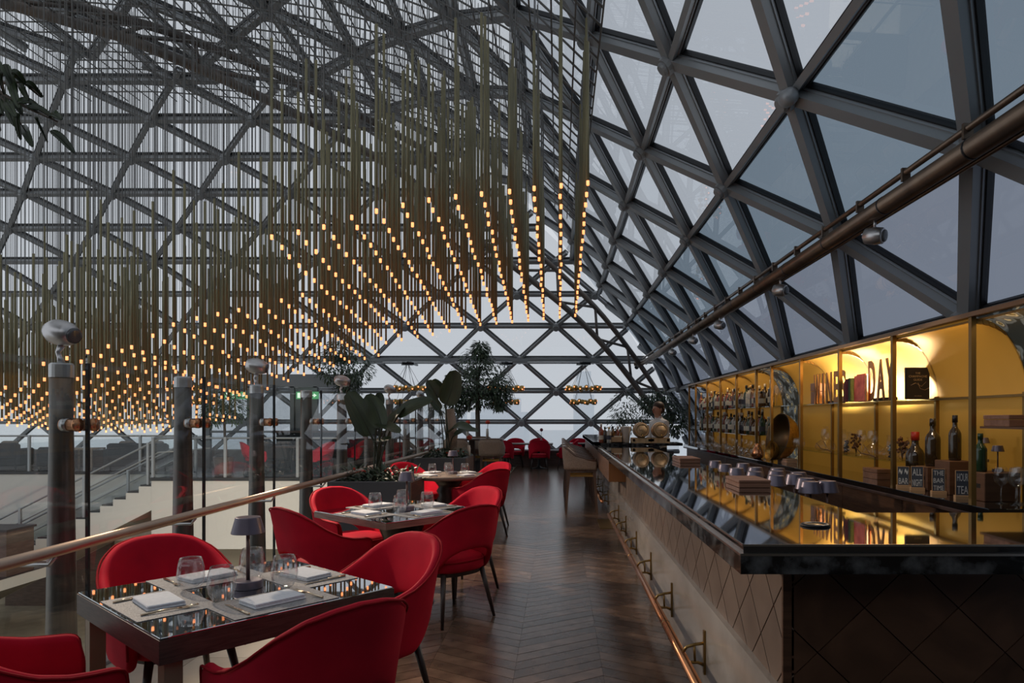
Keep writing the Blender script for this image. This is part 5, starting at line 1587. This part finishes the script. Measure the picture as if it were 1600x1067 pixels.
def tree(name, base, h_trunk, centers, n, L, w, label, trunk_r=.06, pot=None):
    t = thing(name, label, 'tree', base)
    rel = [(Vector(c) - Vector(base), r) for c, r in centers]
    top = Vector((0, 0, h_trunk))
    b = MB(); b.tube([(0, 0, 0), (.02, 0, h_trunk * .5), top], [trunk_r, trunk_r * .8, trunk_r * .7], 8)
    for c, r in rel: b.tube([top, top.lerp(c, .5) + Vector((0, 0, -.05)), c], [trunk_r * .55, trunk_r * .3, trunk_r * .12], 6)
    b.build('trunk', 'bark', t)
    b = MB(); foliage(b, rel, n, L, w)
    tag(b.build('foliage', 'leaf', t), kind='stuff')
    if pot:
        b = MB(); b.lathe([(pot * .7, 0), (pot * .75, .01), (pot, pot * 1.5), (pot * .92, pot * 1.5), (pot * .9, pot * 1.4)], 20); b.build('pot', 'planter_grey', t)
    return t
tree('ficus_tree', (-1.98, 16.6, 0), 2.0, [((-2.25, 16.6, 2.35), (.55, .5, .45)), ((-1.75, 16.6, 2.45), (.6, .5, .5)), ((-2.0, 16.6, 2.85), (.45, .4, .35)), ((-1.9, 16.6, 3.15), (.22, .2, .25)), ((-1.45, 16.6, 2.25), (.35, .4, .4)), ((-2.5, 16.6, 2.2), (.3, .3, .4)), ((-2.0, 16.6, 2.0), (.7, .4, .3)), ((-2.5, 16.6, 1.9), (.3, .3, .35)), ((-1.45, 16.6, 2.0), (.3, .3, .35))],
     5200, .095, .042, 'tall ficus tree with a thick crown before the end window', .075, .32)
tree('ficus_tree', (-5.6, 17.8, 0), 2.0, [((-5.9, 17.8, 2.9), (.55, .5, .5)), ((-5.3, 17.8, 2.8), (.5, .5, .5)), ((-5.7, 17.8, 3.25), (.4, .4, .35)), ((-5.5, 17.8, 2.3), (.35, .3, .5))], 2200, .10, .045, 'loose ficus tree behind the hanging lights on the gallery',   .07, .3)
tree('ficus_tree', (-9.45, 19.3, 0), 1.4, [((-9.5, 19.3, 2.0), (.55, .5, .6)), ((-9.15, 19.3, 1.75), (.5, .4, .45)), ((-9.8, 19.3, 1.75), (.4, .4, .55))], 1200, .10, .042, 'dark bushy ficus in front of the glazed lobby', .05, .28)
tree('olive_shrub', (1.75, 14.2, 0), 1.25, [((1.35, 14.2, 1.75), (.3, .35, .38)), ((1.75, 14.2, 1.7), (.34, .35, .36)), ((1.5, 14.2, 1.5), (.4, .35, .3)), ((1.2, 14.1, 1.35), (.22, .2, .35))], 900, .07, .03, 'airy small leaved shrub behind the barrels at the bar end', .03, .22)
tree('ficus_shrub', (2.3, 15.4, 0), 1.3, [((2.4, 15.4, 1.75), (.42, .4, .4)), ((2.65, 15.4, 1.5), (.35, .4, .4)), ((2.1, 15.4, 1.85), (.3, .3, .25))], 1500, .09, .04, 'dark dense shrub behind the barman', .04, .25)

def blade_leaf(parent, base, mid, tip, width, nrm, name='leaf', m=('leaf_big', 'leaf_under')):
    """large banana-like leaf along a curved midrib, with thickness"""
    pts = smooth_path([Vector(base), Vector(mid), Vector(tip)], 6)
    n = len(pts); b = MB(); b.smooth = True
    up, dn = [], []
    for i, p in enumerate(pts):
        t = i / (n - 1)
        d = (pts[min(i + 1, n - 1)] - pts[max(i - 1, 0)]).normalized()
        s = d.cross(Vector(nrm)).normalized(); q = s.cross(d)
        w = width / 2 * max(.02, (sin(pi * min(1, .06 + .90 * t ** .85)) ** .62))
        if i == n - 1: w = .004
        row = [p + s * w + q * w * .28, p + s * w * .5 + q * w * .08, p, p - s * w * .5 + q * w * .08, p - s * w + q * w * .28]
        up.append(row); dn.append([r - q * .004 for r in row])
    vs = [v for r in up for v in r] + [v for r in dn for v in r]
    off = n * 5
    for side, o in ((0, 0), (1, off)):
        fs = []
        for i in range(n - 1):
            for k in range(4):
                f = (o + i * 5 + k, o + (i + 1) * 5 + k, o + (i + 1) * 5 + k + 1, o + i * 5 + k + 1)
                fs.append(f if side == 0 else f[::-1])
        b.cur = side
        if side == 0: b.add(vs, fs)
        else:
            for f in fs: b.f.append(f); b.mi.append(1); b.sm.append(True)
    me = bpy.data.meshes.new(name); me.from_pydata([tuple(v) for v in b.v], [], b.f)
    for k in m: me.materials.append(M[k])
    me.polygons.foreach_set('material_index', b.mi); me.polygons.foreach_set('use_smooth', [True] * len(b.f)); me.update()
    lf = put(name, me, parent)
    b = MB(); b.tube([p - Vector((0, 0, .003)) for p in pts], [.007 * (1 - .8 * i / n) for i in range(n)], 6); b.build('midrib', 'stem_green', lf)
    return lf
def strelitzia(base, leaves, label):
    t = thing('banana_plant', label, 'plant', base)
    B0 = Vector(base)
    for (bx, mx_, tx, w, nrm) in leaves:
        lb, lm, lt = [Vector(q) - B0 for q in (bx, mx_, tx)]
        r0 = Vector((random.uniform(-.06, .06), random.uniform(-.06, .06), 0))
        b = MB(); b.tube(smooth_path([r0, r0.lerp(lb, .55) + Vector((0, 0, .12)), lb], 4), .011, 6); b.build('stalk', 'stem_green', t)
        blade_leaf(t, lb, lm, lt, w, nrm)
    return t
Yp = 8.35
strelitzia((-2.2, Yp, .68), [
    (at(579, 680, Yp), at(566, 652, Yp), at(543, 612, Yp), .30, (.45, -1, .2)),
    (at(597, 668, Yp - .1), at(588, 640, Yp - .1), at(572, 617, Yp - .1), .26, (-.3, -1, .2)),
    (at(588, 636, Yp + .2), at(592, 626, Yp + .2), at(593, 613, Yp + .2), .14, (.3, -1, .1)),
    (at(603, 672, Yp), at(618, 650, Yp), at(640, 628, Yp + .2), .20, (-.6, -.6, .6)),
    (at(622, 650, Yp), at(645, 635, Yp), at(676, 624, Yp), .20, (-.1, -.8, .6)),
    (at(588, 659, Yp), at(608, 668, Yp - .2), at(625, 676, Yp - .3), .17, (0, -.5, 1)),
    (at(585, 688, Yp), at(598, 688, Yp - .1), at(612, 684, Yp - .1), .12, (0, -.6, 1)),
], 'tall dark banana plant in the first trough planter')
Yq = 13.2
strelitzia((-2.15, Yq, .68), [
    (at(697, 632, Yq), at(705, 610, Yq), at(712, 578, Yq), .42, (.05, -1, .1)),
    (at(684, 622, Yq), at(678, 610, Yq), at(668, 594, Yq), .26, (.3, -1, .2)),
    (at(693, 618, Yq + .1), at(686, 605, Yq + .1), at(676, 593, Yq + .1), .22, (-.3, -1, .2)),
    (at(688, 640, Yq - .1), at(678, 628, Yq - .1), at(665, 606, Yq - .1), .2, (.6, -.8, .3)),
    (at(700, 676, Yq), at(716, 666, Yq - .2), at(738, 672, Yq - .3), .28, (0, -.6, 1)),
    (at(710, 680, Yq), at(728, 672, Yq), at(748, 674, Yq), .22, (.1, -.5, 1)),
], 'tall dark banana plant in the further trough planter')
t = thing('plant_stake', 'rough bark covered plant stake in the further planter', 'stake', (-2.12, 13.4, .68))
b = MB(); b.tube([(0, 0, 0), (.02, 0, .5), (-.02, 0, 1.0)], [.11, .12, .09], 10); b.build('bark', 'stool_fabric', t)
for y0, y1, lab in ((8.0, 8.68, 'low leafy ground cover with small red flowers filling the first trough planter'), (12.75, 13.75, 'low leafy ground cover filling the further trough planter')):
    t = thing('ground_cover', lab, 'plants', (-2.2, (y0 + y1) / 2, .68))
    b = MB()
    for i in range(420):
        p = Vector((random.uniform(-.42, .42), random.uniform(-.32, .32), random.uniform(.0, .18)))
        leaf_poly(b, p, Vector((p.x * .5 + random.uniform(-.6, .6), p.y * .5 - random.uniform(0, .6), random.uniform(-.1, .9))), Vector((random.uniform(-.3, .3), -.3, 1)), random.uniform(.06, .13), random.uniform(.03, .055), .3, 3)
    tag(b.build('leaves', 'leaf', t), kind='stuff')
    b = MB()
    for i in range(7): b.ball((random.uniform(-.4, .4), random.uniform(-.3, .1), random.uniform(.14, .22)), .016, n=8, m=5)
    tag(b.build('blossoms', 'flower', t), kind='stuff')
# ficus by the viewer whose twig hangs into the picture
t = thing('overhanging_tree', 'slender tree whose leafy twig hangs in at the upper corner', 'tree', (-3.5, 2.6, -4.2))
B0 = Vector((-3.5, 2.6, -4.2))
Ya = 2.75
tw0, tw1, tw2 = Vector((-2.95, 2.85, 3.15)), at(-20, 130, Ya), at(90, 190, Ya)
b = MB(); b.tube([(0, 0, 0), (.05, 0, 4.0), (.0, 0, 7.0), tw0 - B0 + Vector((0, 0, .25))], [.09, .07, .04, .02], 8); b.build('trunk', 'bark', t)
b = MB(); b.tube(smooth_path([tw0 - B0 + Vector((0, 0, .2)), tw1 - B0, tw2 - B0], 5), [.012 - .0009 * i for i in range(11)], 6)
b.tube([tw1 - B0, at(40, 128, Ya) - B0, at(62, 150, Ya) - B0], [.006, .004, .002], 6); b.tube([tw1 - B0, at(10, 160, Ya) - B0, at(40, 205, Ya) - B0], [.006, .004, .002], 6); b.build('twig', 'bark', t)
b = MB(); foliage(b, [(Vector((-3.5, 2.6, 3.9)) - B0, (.6, .6, .5)), (Vector((-3.3, 2.4, 3.4)) - B0, (.45, .5, .4)), (Vector((-3.75, 2.9, 3.5)) - B0, (.5, .5, .4))], 900, .13, .035)
tag(b.build('foliage', 'leaf', t), kind='stuff')
for (px, py, qx, qy) in ((8, 100, 26, 145), (2, 112, 8, 150), (18, 112, 40, 132), (40, 130, 66, 152), (30, 128, 44, 156), (14, 120, 30, 168), (-4, 140, 4, 178), (6, 150, 22, 196), (20, 152, 34, 178), (30, 160, 62, 168), (44, 168, 82, 182), (56, 182, 74, 222), (28, 176, 32, 218), (36, 196, 50, 228), (78, 182, 96, 186), (80, 204, 116, 238), (10, 160, 24, 182), (-6, 96, 4, 118), (2, 176, 0, 204)):
    a, c = at(px, py, Ya + random.uniform(-.08, .08)), at(qx, qy, Ya + random.uniform(-.08, .08))
    blade_leaf(t, a - B0, (a.lerp(c, .5) + Vector((0, -.01, .012))) - B0, c - B0,   .032, (random.uniform(-.6, .6), -1, random.uniform(0, .6)), m=('leaf_big', 'leaf'))

# ================================================================ ring chandeliers at the end window
def chandelier_proto():
    r = thing('ring_chandelier', 'x', 'chandelier')
    b = MB(); b.box(-.16, .16, -.16, .16, 0, .07); b.build('canopy', 'black_metal', r)
    for zz, R in ((-.66, .46), (-1.04, .34)):
        b = MB(); b.tube([(R * cos(2 * pi * i / 28), R * sin(2 * pi * i / 28), zz) for i in range(28)], .012, 6, closed=True); ring = b.build('ring', 'brass', r)
        b = MB(); bb = MB()
        n = 18 if R > .4 else 14
        for i in range(n):
            a = 2 * pi * i / n; x, y = R * cos(a), R * sin(a); d = .03 if i % 2 else -.03
            b.tube([(x * .88, y * .88, zz + d), (x * 1.08, y * 1.08, zz + d)], .052, 10); b.tube([(x, y, zz - .05), (x, y, zz + .05)], .045, 8)
            bb.ball((x * 1.10, y * 1.10, zz + d), .02, n=8, m=5)
        tag(b.build('brass_cups', 'brass', ring), kind='stuff'); tag(bb.build('bulbs', 'bulb', ring), kind='stuff')
        for i in range(4):
            a = 2 * pi * i / 4 + .4
            b = MB(); b.tube([(.04 * cos(a), .04 * sin(a), 0), (R * cos(a), R * sin(a), zz)], .005, 5); b.build('cable', 'wire', r)
    return Proto(r)
CH = chandelier_proto()
for x, y, w in ((.70, 19.2, 'in line with the bar'), (-1.48, 19.2, 'beside the tall ficus tree'), (-4.25, 19.2, 'above the banana plants'), (-10.3, 18.9, 'behind the hanging rod lights')):
    CH.at((x, y, 2.99), .3, 'two tier brass ring chandelier hanging at the end window, ' + w, 'ring chandeliers')
    b = thing('chandelier_arm', 'steel arm carrying the ring chandelier ' + w, 'bracket', (x, y, 3.05))
    bb = MB(); bb.box(-.03, .03, 0, 1.3 if y > 19 else 1.6, 0.01, .06); bb.build('arm', 'steel', b)

# ================================================================ lounge on the gallery
def sofa(x, y, w, label, h=.78, rz=0.0):
    t = thing('sofa', label, 'sofa', (x, y, 0), rz)
    b = MB(); b.rbox(-w / 2, w / 2, -.42, .42, .12, .42, .03); b.build('base', 'sofa', t)
    b = MB(); b.rbox(-w / 2, w / 2, -.45, -.22, .30, h, .05); b.build('backrest', 'sofa', t)
    for s_ in (-1, 1):
        b = MB(); b.rbox(s_ * w / 2 - .1, s_ * w / 2 + .1, -.44, .42, .12, .62, .04); b.build('armrest', 'sofa', t)
    for s_ in (-.25, .25):
        b = MB(); b.rbox(s_ * w - w * .22, s_ * w + w * .22, -.2, .40, .42, .54, .03); b.build('seat_cushion', 'sofa', t)
        b = MB(); b.rbox(s_ * w - .2, s_ * w + .2, -.24, -.08, .54, .84, .04); b.build('cushion', 'cushion', t)
    for sx in (-1, 1):
        for sy in (-.36, .36):
            b = MB(); b.box(sx * (w / 2 - .08) - .02, sx * (w / 2 - .08) + .02, sy - .02, sy + .02, 0, .12); b.build('leg', 'black_metal', t)
    return t
sofa(-12.0, 19.8, 1.7, 'charcoal sofa with its back to the atrium beyond the stair head')
sofa(-14.9, 20.2, 1.5, 'charcoal sofa with taupe cushions turned sideways on the gallery', rz=2.2)
sofa(-16.2, 19.8, 1.2, 'charcoal armchair sofa at the far end of the gallery', rz=.3)
sofa(-8.0, 19.3, 1.2, 'charcoal sofa behind the red gallery chairs')
t = thing('coffee_table', 'low wooden framed table between the gallery sofas', 'table', (-13.7, 19.75, 0))
b = MB(); b.box(-.4, .4, -.3, .3, .60, .64); b.build('top', 'oak_pale', t)
for sx in (-.37, .37):
    for sy in (-.27, .27):
        b = MB(); b.box(sx - .02, sx + .02, sy - .02, sy + .02, 0, .6); b.build('leg', 'oak_pale', t)
for x, y, rz, lab in ((-8.05, 18.1, -.9, 'red armchair on the gallery, seen between the second and third balustrade posts'), (-6.35, 18.2, 1.2, 'red armchair on the gallery behind the third balustrade post'), (-5.75, 18.9, 2.0, 'red armchair on the gallery near the fourth balustrade post'), (-4.3, 18.0, .6, 'red armchair on the gallery end close to the aisle')):
    CHAIR.at((x, y, 0), rz, lab, 'red velvet armchairs')
for x, y, lab in ((-7.2, 18.5, 'dark table between the red gallery chairs'), (-4.9, 18.6, 'dark table at the aisle end of the gallery')):
    t = thing('gallery_table', lab, 'table', (x, y, 0))
    b = MB(); b.rbox(-.4, .4, -.4, .4, .71, .75, .005); b.build('top', 'oak_dark', t)
    b = MB(); b.lathe([(.24, 0), (.24, .015), (.05, .04), (.04, .66), (.10, .71)], 16); b.build('pedestal', 'black_metal', t)
t = thing('gallery_counter', 'long dark sideboard along the gallery window', 'sideboard', (-6.6, 20.35, 0))
b = MB(); b.rbox(-1.8, 1.8, -.2, .2, 1.06, 1.12, .004); b.build('top', 'oak_dark', t)
b = MB(); b.box(-1.75, 1.75, -.17, .17, 0, 1.06); b.build('body', 'sofa', t)
t = thing('gallery_planter', 'rounded brown pot near the gallery edge', 'pot', (-8.6, 17.5, 0))
b = MB(); b.lathe([(.16, 0), (.19, .02), (.24, .5), (.21, .5), (.18, .4)], 18); b.build('pot', 'low_wall', t)
t = thing('lower_cabinet', 'dark reception cabinet on the level below the gallery', 'cabinet', (-13.2, 15.6, -2.04))
b = MB(); b.box(-.9, .9, -.4, .4, 0, 1.0); b.build('body', 'low_wall', t)
b = MB(); b.box(-.94, .94, -.44, .44, 1.0, 1.05); b.build('top', 'dark_stone', t)

# ================================================================ barman
def skin_body(name, verts, edges, radii, mats, parent, root=0, sub=2):
    me = bpy.data.meshes.new(name); me.from_pydata(verts, edges, []); me.update()
    o = put(name, me, parent)
    sk = o.modifiers.new('skin', 'SKIN'); sk.use_smooth_shade = True; sk.use_x_symmetry = False
    for i, r in enumerate(radii):
        v = me.skin_vertices[0].data[i]; v.radius = (r, r) if not isinstance(r, tuple) else r
        v.use_root = (i == root)
    sb = o.modifiers.new('sub', 'SUBSURF'); sb.levels = sb.render_levels = sub
    bpy.context.view_layer.update()
    dg = bpy.context.evaluated_depsgraph_get()
    m2 = bpy.data.meshes.new_from_object(o.evaluated_get(dg))
    o.modifiers.clear(); o.data = m2; bpy.data.meshes.remove(me)
    m2.materials.clear()
    for k in mats: m2.materials.append(M[k])
    return o
person = thing('person', 'barman in a white shirt behind the bar, turned towards the window', 'person', (1.80, 12.3, 0), radians(-55))
V_, E_, R_2 = [], [], []
def jv(p, r, prev=None):
    V_.append(p); R_2.append(r)
    if prev is not None: E_.append((prev, len(V_) - 1))
    return len(V_) - 1
pel = jv((0, 0, .96), (.165, .115))          # local -y is the front
sp1 = jv((0, -.0, 1.10), (.15, .105), pel); sp2 = jv((0, .01, 1.28), (.175, .115), sp1); sp3 = jv((0, .01, 1.42), (.16, .10), sp2)
nk = jv((0, -.01, 1.50), .062, sp3); nk2 = jv((0, -.025, 1.56), .058, nk); hd = jv((0, -.035, 1.635), (.082, .098), nk2); hd2 = jv((0, -.025, 1.71), (.078, .095), hd); jv((0, -.02, 1.765), .05, hd2)
for s_ in (-1, 1):
    h = jv((s_ * .10, 0, .90), .095, pel); k_ = jv((s_ * .11, -.02, .50), .062, h); a = jv((s_ * .11, .01, .10), .042, k_); jv((s_ * .115, -.13, .04), .035, a)
    sh = jv((s_ * .17, .01, 1.41), .068, sp3); el = jv((s_ * .235, -.02, 1.13), .048, sh); wr = jv((s_ * .19, -.22, 1.06), .031, el); pm = jv((s_ * .175, -.29, 1.05), (.036, .02), wr)
    for q in range(4):
        f1 = jv((s_ * (.205 - .02 * q), -.335 - .006 * (q in (1, 2)), 1.045), .0095, pm); jv((s_ * (.208 - .02 * q), -.375 - .008 * (q in (1, 2)), 1.025), .008, f1)
    th = jv((s_ * .135, -.275, 1.05), .011, wr); jv((s_ * .12, -.31, 1.04), .009, th)
body = skin_body('body', V_, E_, R_2, ['skin', 'shirt', 'trousers', 'black_cap'], person)
for p in body.data.polygons:
    c = p.center
    p.use_smooth = True
    hand = c.y < -.17 and c.z < 1.2 and c.z > .95
    p.material_index = 0 if (c.z > 1.505 or hand) else 1 if c.z > .97 else 2 if c.z > .1 else 3
b = MB(); b.ball((0, .0, 1.715), .094, .108, .088, 20, 12); b.ball((0, .035, 1.66), .086, .085, .09, 16, 10); b.build('hair', 'hair', person)
b = MB(); b.ball((0, -.135, 1.645), .015, .022, .022, 10, 8)
for s_ in (-1, 1): b.ball((s_ * .085, -.02, 1.65), .012, .02, .03, 8, 6)
b.build('nose_and_ears', 'skin', person)
b = MB()
for s_ in (-1, 1): b.ball((s_ * .032, -.118, 1.672), .011, .006, .007, 8, 6)
b.build('eyes', 'eye', person)
b = MB(); b.ball((0, -.122, 1.605), .024, .006, .006, 10, 6); b.build('mouth', 'book_red', person)
b = MB(); b.lathe([(.075, 1.485), (.068, 1.53), (.064, 1.53)], 18, cap0=False, cap1=False); b.build('collar', 'shirt', person)
b = MB(); b.box(-.14, .14, -.125, -.118, .55, 1.05); b.build('apron', 'trousers', person)

# ================================================================ lamps that light the tables and the bar, then extra fill lights
WARM = (1.0, .80, .60)
for (k, tgt, pw) in ((1, (-1.4, 3.1, .7), 75), (3, (-1.2, 5.7, .7), 200), (5, (-1.3, 9.0, .7), 170)):
    d = POST_D[k]
    spot_light('post_spot', (-2.72, d, 2.02), tgt, pw, WARM, 80)
for y, tgt in ((5.4, (1.0, 4.0, 1.0)), (7.7, (.6, 6.5, .3)), (10.6, (1.2, 10.5, 1.1)), (12.7, (.4, 12.5, .8))):
    spot_light('pipe_spot', (PX - .12, y, PZ - .28), tgt, 45, WARM, 70)

spot_light('letter_fill', (PX - .12, 6.6, PZ - .28), (2.9, 6.75, 1.8), 30, WARM, 60)  # added fill for the letter fronts, no pipe lamp hangs here
spot_light('crate_fill', (PX - .12, 4.9, PZ - .28), (2.95, 5.2, 1.1), 25, WARM, 50)  # extra fill on the crates, no pipe lamp modelled at this point
# added fill spots without fixtures that brighten the dim lower hall
for x, y, tx in ((-3.2, 13.0, -9.0), (-3.2, 9.0, -13.5), (-6.0, 8.0, -15.0)):
    spot_light('lower_hall_fill', (x, y, -.7), (tx, 20.5, -2.8), 600, (1.0, .88, .72), 75, r=.15)
